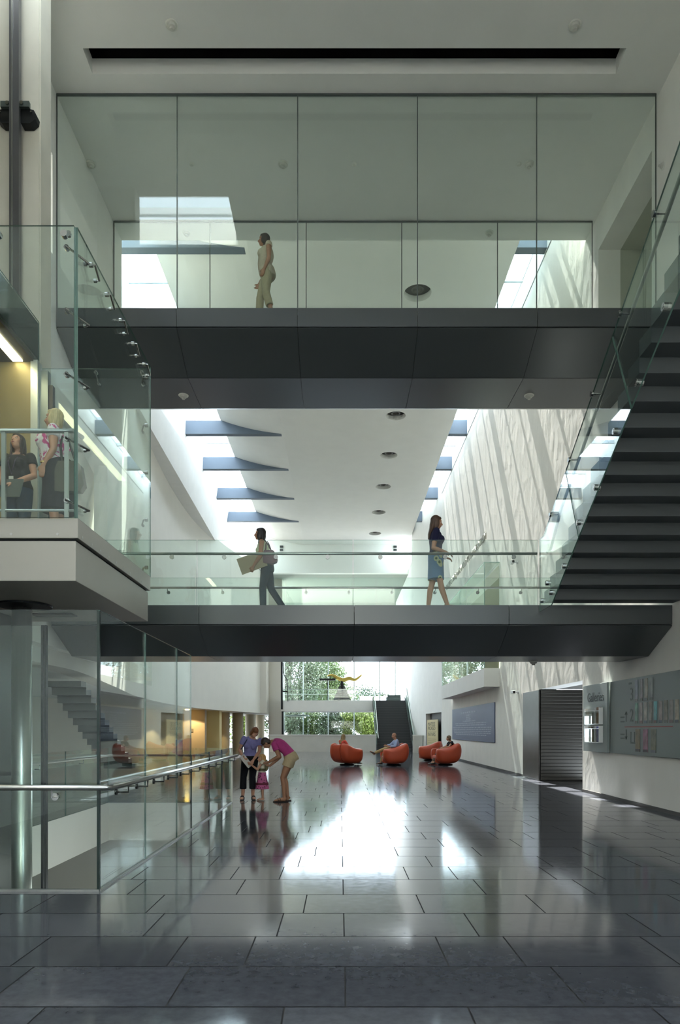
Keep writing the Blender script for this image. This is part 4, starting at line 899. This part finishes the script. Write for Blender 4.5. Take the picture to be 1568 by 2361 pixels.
    def skirt(s, m, z0, rx, ry, name='skirt', top=.5, off=(0, 0), z1=None, zt=None):
        v = MB(); k = s.k; a = s.st(top); pts = []; R = []
        if zt is None:
            for u in (top, .2, -.1):
                p = s.st(u); pts.append(p); R.append((.188*k*s.fat, .14*k*s.fat**1.2))
            ze = pts[-1].z
            for t in (.35, .7, 1): pts.append(Vector((pts[2].x+off[0]*t, pts[2].y+off[1]*t, ze+(z0-ze)*t))); R.append((.175*k*s.fat*(1-t)+rx*t, .135*k*s.fat*(1-t)+ry*t))
        else:
            for z, x_, y_ in ((zt, rx*.94, ry*.94), (z0, rx, ry)): pts.append(Vector((s.J['P'].x+off[0], s.J['P'].y+off[1], z))); R.append((x_, y_))
        v.loft(pts, R, (1, 0, 0), 28); return v.build(name, m, s.t, voxel=max(.009, s.vox))
    def hair(s, m, style):
        v = MB(); h = s.hs; hv = s.J['head']; R = s.R; dn = Vector((0, 0, -1))
        E = lambda c_, r: v.ell(hv+R @ Vector(c_)*h, [q*h for q in r], R, 18)
        Q = lambda *c_: hv+R @ Vector(c_)*h
        if style == 'bald':
            E((0, -.045, -.012), (.076, .066, .05)); v.build('hair', m, s.t, voxel=max(.006, s.vox*.8)); return
        E((0, -.024, .036), (.082, .096, .092)); E((0, -.035, .0), (.083, .083, .085)); E((0, .03, .075), (.058, .046, .034))
        if style == 'short': E((0, -.05, -.03), (.078, .06, .075)); E((.045, .025, .05), (.036, .045, .038)); E((-.045, .025, .05), (.036, .045, .038))
        if style == 'bob': E((0, -.045, -.05), (.085, .068, .085)); E((.068, .0, -.03), (.022, .045, .075)); E((-.068, .0, -.03), (.022, .045, .075)); E((0, -.05, -.1), (.07, .05, .045))
        if style == 'long':
            b = s.st(2.45); up = s.sd(2.5)
            back = Vector((0, -1, 0)); e = s.st(2.1)+back*.10*s.k
            v.loft([Q(0, -.045, .02), Q(0, -.06, -.06), Q(0, -.07, -.13), e.lerp(Q(0, -.07, -.13), .45)+back*.02*s.k, e+back*.02*s.k], [(.082*h, .07*h), (.09*h, .062*h), (.092*h, .048*h), (.088*h, .035*h), (.06*h, .02*h)], R @ Vector((1, 0, 0)), 16)
            E((.07, .0, -.04), (.02, .05, .09)); E((-.07, .0, -.04), (.02, .05, .09))
            for q in (-1, 1): v.cap(Q(q*.07, .0, -.08), .022*h, Q(q*.085, .005, -.2), .013*h, 10)
        return v.build('hair', m, s.t, voxel=max(.007, s.vox*.85), it=3)
    def shoes(s, m, name='shoe', sandal=False):
        for q in 'LR':
            an, to = s.J['a'+q], s.J['t'+q]; k = s.k; fd = (to-an); fh = Vector((fd.x, fd.y, fd.z)).normalized(); sdv = fh.cross(Vector((0, 0, 1))).normalized(); dn = sdv.cross(fh); dn = dn if dn.z < 0 else -dn
            v = MB(); fhx = Vector((fd.x, fd.y, 0)).normalized() if abs(fd.z) < .12 else fh
            heel = an+dn*.058*k-fhx*.06*k; tip = to+fhx*.05*k
            if sandal:
                z = .012*k
                v.loft([Vector((p.x, p.y, max(z, p.z*.35))) for p in (heel, heel.lerp(tip, .3), heel.lerp(tip, .7), tip)], [(.03*k, .012*k), (.036*k, .012*k), (.046*k, .012*k), (.026*k, .01*k)], sdv, 14)
                o = v.build(name, m, s.t, smooth=False)
                for t in (.45, .68):
                    p = an.lerp(to, t); w = MB(); w.tube([p+sdv*.047*k+dn*.025*k, p+sdv*.03*k-dn*.022*k, p-dn*.032*k, p-sdv*.03*k-dn*.022*k, p-sdv*.047*k+dn*.025*k], .008*k, 8); w.build('strap', m, o)
            else:
                v.loft([heel-dn*.0*k, heel.lerp(tip, .12)-dn*.03*k, heel.lerp(tip, .35)-dn*.022*k, heel.lerp(tip, .7)-dn*.012*k, tip], [(.03*k, .03*k), (.04*k, .05*k), (.044*k, .042*k), (.05*k, .03*k), (.025*k, .015*k)], sdv, 14); v.build(name, m, s.t, voxel=.01)
def pattern(name, base, spots, scale, kind='voronoi', lo=.25, hi=.3, third=None):
    m = mat(name, base, .8); nt = m.node_tree; b = nt.nodes['Principled BSDF']; tc = nt.nodes.new('ShaderNodeTexCoord')
    r = nt.nodes.new('ShaderNodeValToRGB'); r.color_ramp.elements[0].position = lo; r.color_ramp.elements[1].position = hi
    r.color_ramp.elements[0].color = (*lin(spots), 1); r.color_ramp.elements[1].color = (*lin(base), 1)
    if third: e = r.color_ramp.elements.new(max(.01, lo*.45)); e.color = (*lin(third), 1); e2 = r.color_ramp.elements.new(lo*.6); e2.color = (*lin(spots), 1)
    if kind == 'voronoi': n = nt.nodes.new('ShaderNodeTexVoronoi'); n.inputs['Scale'].default_value = scale; src = n.outputs['Distance']
    else: n = nt.nodes.new('ShaderNodeTexNoise'); n.inputs['Scale'].default_value = scale; n.inputs['Distortion'].default_value = 1.5; src = n.outputs['Fac']
    nt.links.new(tc.outputs['Object'], n.inputs['Vector']); nt.links.new(src, r.inputs[0]); nt.links.new(r.outputs[0], b.inputs['Base Color'])
    return m
def cloth(n, c_, r=.85): return mat(n, c_, r, 0, .25, .06, 30)
HB = lambda n, c_: mat(n, c_, .5, 0, .5, .3, 60, stretch=(1, 1, .15))
rad = math.radians
# ---- woman in purple top with the board (ground floor)
p = P('person', 'person in lilac top and black capri trousers looking down at a white board', (-1.93, 14.6, 0), rad(186), 1.62,
      J=dict(W=(.0, .01, 1.03), C=(-.01, .06, 1.19), N=(-.06, .11, 1.335), head=(-.10, .20, 1.435), sL=(-.215, .07, 1.265), sR=(.125, .07, 1.305), eR=(.225, .06, 1.06), wR=(.145, .26, .93), eL=(-.20, .16, 1.03), wL=(-.075, .38, .86), kL=(-.05, .03, .48), kR=(.14, .03, .48), aL=(-.06, -.01, .08), aR=(.155, -.01, .08), tL=(-.09, .15, .03), tR=(.175, .16, .03)),
      head=(15, 48, -12), voxel=.009)
p.body(hand=dict(R=((-.5, .6, -.5), (-1, .1, .2), (0, .2, 1)), L=((.2, .8, -.4), (0, -.2, -1), (.8, .2, .2)))); p.top(cloth('lilac_shirt', '7d7aa8'), 'shirt', .12, .5); p.legs(cloth('black_capri', '15161a'), 'capri_trousers', .4, 1.62, .016, .016); p.hair(HB('auburn_hair', '774828'), 'bob'); p.shoes(mat('sandal_dark', '2b2320', .6), 'sandal', True)
v = MB(); v.tube([p.J['N']+Vector((.09, .02, .0)), p.J['C']+Vector((.11, .13, .03)), p.J['C']+Vector((.19, .06, -.1)), p.J['P']+Vector((.22, .0, .14))], .012, 8); v.build('bag_strap', mat('strap_navy', '2b2f4a', .7), p.t)
t = thing('white_board', 'white flat board held by the person in the lilac top', 'board', (-1.975, 14.3, .84), None, 0, True)
v = MB(); M_ = Euler((rad(25), rad(52), rad(6))).to_matrix().to_4x4(); v.box(-.15, .15, -.11, .11, -.006, .006, M_); v.build('sheet', mat('board_white', 'd6d4cb', .5), t)
v = MB(); v.box(-.13, .13, -.112, .112, -.014, -.007, M_); v.build('backing_pad', mat('board_pad', '8d877c', .6), t)
# ---- bending woman in pink
p = P('person', 'person in magenta top and khaki shorts bending over the small child', (-1.07, 14.2, 0), rad(90), 1.66,
      J=dict(P=(0, -.04, .93), W=(0, .05, 1.07), C=(0, .20, 1.19), N=(0, .345, 1.245), head=(0, .475, 1.215), sL=(-.165, .29, 1.19), sR=(.165, .29, 1.19), eL=(-.20, .185, .945), wL=(-.12, .42, .82), eR=(.17, .20, .92), wR=(.10, .40, .74), hL=(-.09, -.04, .90), hR=(.09, -.04, .90), kL=(-.09, .12, .50), kR=(.085, .10, .50), aL=(-.10, .085, .085), aR=(.09, .03, .085), tL=(-.11, .27, .03), tR=(.09, .2, .03)),
      fat=1.04, head=(0, 62, 0), voxel=.009, skin=SKIN2)
p.body(hand=dict(L=((.35, .95, -.1), (.5, -.1, -.8), (.2, .2, .9)), R=((-.2, .95, .15), (-.5, 0, .8), (0, .2, .9)))); p.top(cloth('magenta_shirt', 'b0417c'), 'shirt', .22, .5); p.legs(cloth('khaki_shorts', 'b7a583'), 'shorts', .5, .42, .024, .012); p.hair(HB('dark_brown_hair', '2c1d16'), 'short'); p.shoes(mat('sandal_brown', '3c2c22', .6), 'sandal', True)
# ---- child
p = P('person', 'small blond child in pink dotted skirt between the two standing people', (-1.645, 14.38, 0), rad(98), 1.02,
      J=dict(eL=(-.14, .10, .66), wL=(-.09, .245, .77), eR=(.13, -.0, .63), wR=(.12, .05, .52)), head=(20, -2, 0), hs=1.36, voxel=.007)
p.J['head'] = Vector((0, .012, .885)); p.body(); p.top(cloth('cream_top', 'cfc8b4'), 'top', .2, .35); p.hair(HB('blond_hair', 'b08a55'), 'bob')
p.skirt(pattern('pink_dots', 'b45a86', '5a2440', 22, lo=.3, hi=.36), .245, .155, .15, 'skirt', .4); p.skirt(cloth('plum_band', '6a2f3f'), .325, .143, .138, 'skirt_band', zt=.385); p.shoes(mat('child_shoe', 'b5aca2', .6), 'sandal', True)
v = MB(); v.ell(p.J['C']+Vector((0, -.085, -.02)), (.105, .055, .125)); v.build('backpack', cloth('olive_pack', '8b8463'), p.t, smooth=True)
v = MB(); v.loft([p.J['W']+Vector((0, 0, -.03)), p.J['W']+Vector((0, 0, .02))], [(.115, .10), (.112, .098)], (1, 0, 0)); v.build('waist_belt', cloth('olive_belt', '5d583f'), p.t, smooth=False)
# ---- lower bridge, woman with cardboard
X4 = (612-784)*12.96/1568
p = P('person', 'person with cardboard sheet and maroon bag walking on the lower footbridge', (X4, 12.96, L2), rad(90), 1.66,
      J=dict(P=(0, -.03, .93), W=(0, .0, 1.07), C=(0, .04, 1.24), N=(0, .06, 1.40), head=(0, .105, 1.54), sL=(-.16, .055, 1.345), sR=(.16, .055, 1.345), eL=(-.20, .07, 1.08), wL=(-.225, .20, .875), hL=(-.085, -.03, .92), hR=(.085, -.03, .92), kL=(-.09, .04, .49), aL=(-.09, .03, .085), tL=(-.1, .2, .03), kR=(.09, -.10, .51), aR=(.08, -.34, .14), tR=(.08, -.22, .03)), skin=SKIN2, head=(0, -3, 0))
p.body(hand=dict(L=((.1, .35, -.9), (1, 0, 0), (0, 1, .1))), curl=(60, 40)); p.top(cloth('pale_tank', 'c9cfae'), 'tank_top', .45, 0); p.legs(cloth('dark_jeans', '2e3d49'), 'jeans', .5, 1.95, .012, .004); p.hair(HB('black_hair', '1d1512'), 'long'); p.shoes(mat('shoe_black', '1b1a1a', .5))
t = thing('cardboard_sheet', 'large tan cardboard sheet carried under the arm on the lower footbridge', 'cardboard', (X4-.23, 12.78, L2+.955), None, 0, True)
v = MB(); v.box(-.255, .255, -.012, .012, -.155, .155, Matrix.Rotation(rad(-20), 4, 'Y') @ Matrix.Rotation(rad(0), 4, 'Z')); v.build('sheet', mat('cardboard', 'a3967a', .8, var=.03, vscale=4), t)
t = thing('handbag', 'maroon handbag hanging behind the person with the cardboard sheet', 'bag', (X4+.10, 12.80, L2+1.06), None, 0, True)
v = MB(); v.loft([(-.13, 0, -.12), (-.13, 0, .1), (0, 0, .13), (.08, 0, .13)], [.01]*4, (0, 1, 0), 6)
v = MB(); v.prism([(-.12, -.12), (.04, -.14), (.13, -.10), (.15, -.04), (.09, .09), (.06, .12), (-.10, .12), (-.13, .05)], -.06, .06, 'y'); v.build('bag_body', mat('maroon', '5b3440', .4, var=.2, vscale=8), t, bevel=.03)
v = MB(); v.tube([(-.08, 0, .11), (-.07, 0, .25), (-.05, .02, .3), (-.02, 0, .25), (.03, 0, .11)], .012); v.build('handle', mat('maroon_dark', '3a2028', .4), t)
v = MB(); v.cyl((-.04, -.065, .05), (-.04, -.055, .05), .03); v.build('clasp', CHROME, t)
# ---- lower bridge, woman in floral skirt
X5 = (1005-784)*12.5/1568
p = P('person', 'person in navy top and blue flowered skirt walking right on the lower footbridge', (X5, 12.5, L2), rad(-90), 1.74,
      J=dict(eR=(.19, -.07, 1.10), wR=(.17, .16, 1.03), eL=(-.19, .0, 1.10), wL=(-.17, .2, 1.02), hL=(-.085, 0, .93), hR=(.085, 0, .93), kR=(.085, .07, .51), aR=(.085, .20, .085), tR=(.09, .36, .05), kL=(-.085, -.06, .51), aL=(-.085, -.13, .085), tL=(-.09, .03, .03)), head=(0, 8, 0))
p.body(hand=dict(R=((-.1, .9, -.3), (0, -.2, -1), (-.8, .3, 0)), L=((.1, .9, -.3), (0, -.2, -1), (.8, .3, 0)))); p.top(cloth('navy_top', '22233f'), 'blouse', .25, .62); p.skirt(pattern('flower_skirt', '6483a5', 'b9bd9a', 6.5, lo=.33, hi=.36, third='5d6a4a'), .565, .185, .15, 'skirt', .5); p.hair(HB('chestnut_hair', '4b3322'), 'long'); p.shoes(mat('shoe_tan', '8a6f52', .5))
# ---- upper bridge
X6 = (612-784)*12.82/1568
p = P('person', 'person in beige sleeveless top and khaki capris on the upper footbridge', (X6, 12.82, L3), rad(90), 1.67,
      J=dict(P=(0, -.03, .92), W=(0, .02, 1.06), C=(0, -.02, 1.23), N=(0, -.045, 1.385), head=(0, .03, 1.525), sL=(-.16, -.08, 1.335), sR=(.16, -.08, 1.335), eL=(-.205, -.09, 1.06), wL=(-.20, .0, .85), eR=(.2, .0, 1.06), wR=(.19, .14, .82), hL=(-.085, -.03, .90), hR=(.085, -.03, .90), kL=(-.09, -.02, .49), aL=(-.09, -.13, .085), tL=(-.1, .04, .03), kR=(.09, .11, .49), aR=(.09, .13, .085), tR=(.1, .30, .03)), fat=1.08, head=(0, -4, 0), skin=SKIN2)
p.body(); p.top(cloth('beige_tunic', 'b3a992'), 'tunic', -.42, .15, .02); p.legs(cloth('khaki_capri', '9f977a'), 'capri_trousers', .3, 1.62, .018, .01); p.hair(HB('dark_bob', '33261d'), 'bob'); p.shoes(mat('shoe_brown', '4a3a2e', .5))
# ---- platform, blond woman in pink and white
X7 = (130-784)*8.1/1568
p = P('person', 'person with blond hair in pink and white blouse on the lift platform', (X7, 8.1, L2), rad(92), 1.65,
      J=dict(P=(0, -.02, .92), W=(0, .03, 1.05), C=(0, .03, 1.21), N=(0, -.01, 1.37), head=(0, .03, 1.515), sL=(-.17, -.03, 1.315), sR=(.17, -.03, 1.315), eL=(-.225, -.05, 1.06), wL=(-.21, .07, .885), eR=(.2, -.02, 1.06), wR=(.2, .1, .87)), fat=1.28, head=(0, -2, 0), voxel=.008)
p.body(hand=dict(L=((.1, .25, -.95), (1, .1, 0), (0, 1, .3))), curl=(30, 30)); p.top(pattern('pink_white', 'd9d2d2', 'b8437c', 9, 'noise', .45, .5), 'blouse', .1, .42, .02); p.skirt(cloth('black_skirt', '2b2a2d'), .40, .215, .20, 'skirt', .3); p.hair(HB('blond_grey', 'b8a67a'), 'bob'); p.shoes(mat('shoe_black', '1b1a1a', .5))
v = MB(); v.lathe([(.034, -.008), (.036, .0), (.034, .008)], p.J['wL']+Vector((0, 0, .03)), 16); v.build('bracelet', mat('gold_band', 'c8b070', .3, .9), p.t)
t = thing('shoulder_bag', 'dark olive shoulder bag at the hip of the blond person on the platform', 'bag', (X7+.24, 7.93, L2+.75), None, 0, True)
v = MB(); v.prism([(-.17, -.17), (.12, -.17), (.17, -.1), (.13, .13), (.08, .18), (-.13, .18), (-.17, .1)], -.05, .05, 'y'); v.build('bag_body', mat('olive_bag', '4a483c', .6, var=.1, vscale=4), t, bevel=.025)
v = MB(); v.tube([(-.10, 0, .16), (-.13, .02, .38), (-.135, .09, .52), (-.06, .1, .46), (.06, 0, .17)], .014); v.build('strap', mat('olive_strap', '35332b', .6), t)
# ---- platform, dark haired woman with folder
X8 = (42-784)*8.85/1568
p = P('person', 'person with long brown hair in black shirt holding a grey folder on the lift platform', (X8, 8.85, L2), rad(176), 1.66,
      J=dict(eL=(-.235, .03, 1.10), wL=(-.06, .235, .94), eR=(.22, .0, 1.09), wR=(.12, .24, .93)), fat=1.1, head=(-6, -14, 4), voxel=.008)
p.body(hand=dict(L=((.8, .5, -.35), (.2, -.3, -1), (.2, .8, .4)), R=((-.6, .6, -.2), (-.2, -.2, 1), (0, .8, .2)))); p.top(cloth('black_tee', '2a2724'), 'shirt', .0, .45, .014, 2.6); p.legs(cloth('blue_jeans', '33414f'), 'jeans', .3, 1.95, .012, .004); p.hair(HB('brown_long_hair', '38261c'), 'long'); p.shoes(mat('shoe_black', '1b1a1a', .5))
v = MB(); v.tube([p.st(2.85)+Vector((-.06, .06, 0)), p.J['C']+Vector((-.045, .165, 0)), p.J['W']+Vector((.0, .16, 0)), p.J['C']+Vector((.045, .165, 0)), p.st(2.85)+Vector((.06, .06, 0))], .006, 6); v.build('lanyard', mat('lanyard', '4a3a52', .6), p.t)
v = MB(); v.box(-.03, .03, .165, .172, .97, 1.05); v.build('badge', mat('badge', 'd8d6cc', .4), p.t)
t = thing('grey_folder', 'grey folder held by the long haired person on the platform', 'folder', (X8+.02, 8.58, L2+.86), None, rad(-18), True)
v = MB(); M_ = Matrix.Rotation(rad(6), 4, 'Y') @ Matrix.Rotation(rad(-12), 4, 'X'); v.box(-.19, .19, -.012, .0, -.12, .12, M_); v.build('cover', mat('folder_grey', '5c625f', .5), t); v = MB(); v.box(-.185, .185, .001, .006, -.115, .125, M_); v.build('papers', mat('paper', 'b9bcb6', .7), t)
# ---- chairs and sitters
def sit(label, loc, rotz, H, J, **k): return P('person', label, loc, rotz, H, J=J, **k)
SITJ = dict(P=(0, -.16, .52), W=(0, -.21, .66), C=(0, -.24, .84), N=(0, -.23, 1.0), head=(0, -.18, 1.14), sL=(-.16, -.24, .95), sR=(.16, -.24, .95), eL=(-.25, -.1, .76), eR=(.25, -.1, .76), wL=(-.22, .12, .70), wR=(.22, .12, .70), hL=(-.09, -.14, .50), hR=(.09, -.14, .50), kL=(-.1, .30, .53), kR=(.1, .30, .53), aL=(-.1, .56, .10), aR=(.1, .56, .10), tL=(-.1, .70, .04), tR=(.1, .70, .04))
c1 = ((800-784)*28.9/1568, 28.9, 0); r1 = rad(-52)
make_chair('orange tub chair, leftmost, with the person in the coral top', c1, r1)
J = dict(SITJ); J.update(head=(-.02, -.17, 1.20), N=(0, -.22, 1.05), C=(0, -.24, .88), sL=(-.16, -.24, 1.0), sR=(.16, -.24, 1.0))
p = sit('person in coral top with long blond hair seated in the leftmost orange chair', c1, r1, 1.64, J, head=(20, 5, 0), voxel=.011)
p.body(); p.top(cloth('coral_top', 'd5584a'), 'shirt', .1, 1.3); p.legs(cloth('grey_trousers', '5a5a60'), 'trousers', .4, 1.9); p.hair(HB('ash_blond', '8b7650'), 'long'); p.shoes(mat('shoe_black', '1b1a1a', .5))
c2 = ((908-784)*28.7/1568, 28.7, 0); r2 = rad(97)
make_chair('orange tub chair, middle one, holding the man with crossed legs', c2, r2)
J = dict(SITJ); J.update(P=(0, -.08, .56), W=(0, -.11, .71), C=(0, -.11, .90), N=(0, -.07, 1.08), head=(0, -.01, 1.235), sL=(-.18, -.10, 1.03), sR=(.18, -.10, 1.03), eL=(-.28, .0, .80), wL=(-.14, .22, .78), eR=(.26, .08, .84), wR=(.16, .30, .82), hL=(-.09, -.06, .54), hR=(.09, -.06, .54), kL=(-.06, .36, .70), aL=(.02, .84, .50), tL=(.03, .97, .58), kR=(.06, .37, .56), aR=(.06, .55, .11), tR=(.06, .70, .05))
p = sit('person in pale blue shirt and khaki trousers with crossed legs in the middle chair', c2, r2, 1.76, J, head=(8, 12, 0), voxel=.011, female=False)
p.body(); p.top(cloth('pale_blue_shirt', '9fb0d2'), 'shirt', .1, 1.75); p.legs(cloth('khaki_trousers', 'b29a70'), 'trousers', .45, 1.9, .016); p.hair(HB('grey_brown_hair', '6b5443'), 'bald'); p.shoes(mat('leather_shoe', '3d2a1e', .35))
c3 = ((1027-784)*28.9/1568, 28.9, 0); r3 = rad(100)
make_chair('orange tub chair, rightmost and nearest the wall, with the person in black', c3, r3)
J = dict(SITJ); J.update(head=(0, -.14, 1.13), wL=(-.24, .2, .70), eL=(-.34, -.05, .78))
p = sit('person in black top with short fair hair seated in the rightmost orange chair', c3, r3, 1.66, J, head=(-35, 6, 0), voxel=.011)
p.body(); p.top(cloth('black_top', '1c1d22'), 'shirt', .1, .45); p.legs(cloth('grey_slacks', '5d574e'), 'trousers', .4, 1.85); p.hair(HB('fair_short_hair', '7d6a50'), 'short'); p.shoes(mat('shoe_black', '1b1a1a', .5))
make_chair('empty orange tub chair behind the seated person in black', ((993-784)*33/1568, 33.2, 0), rad(75))
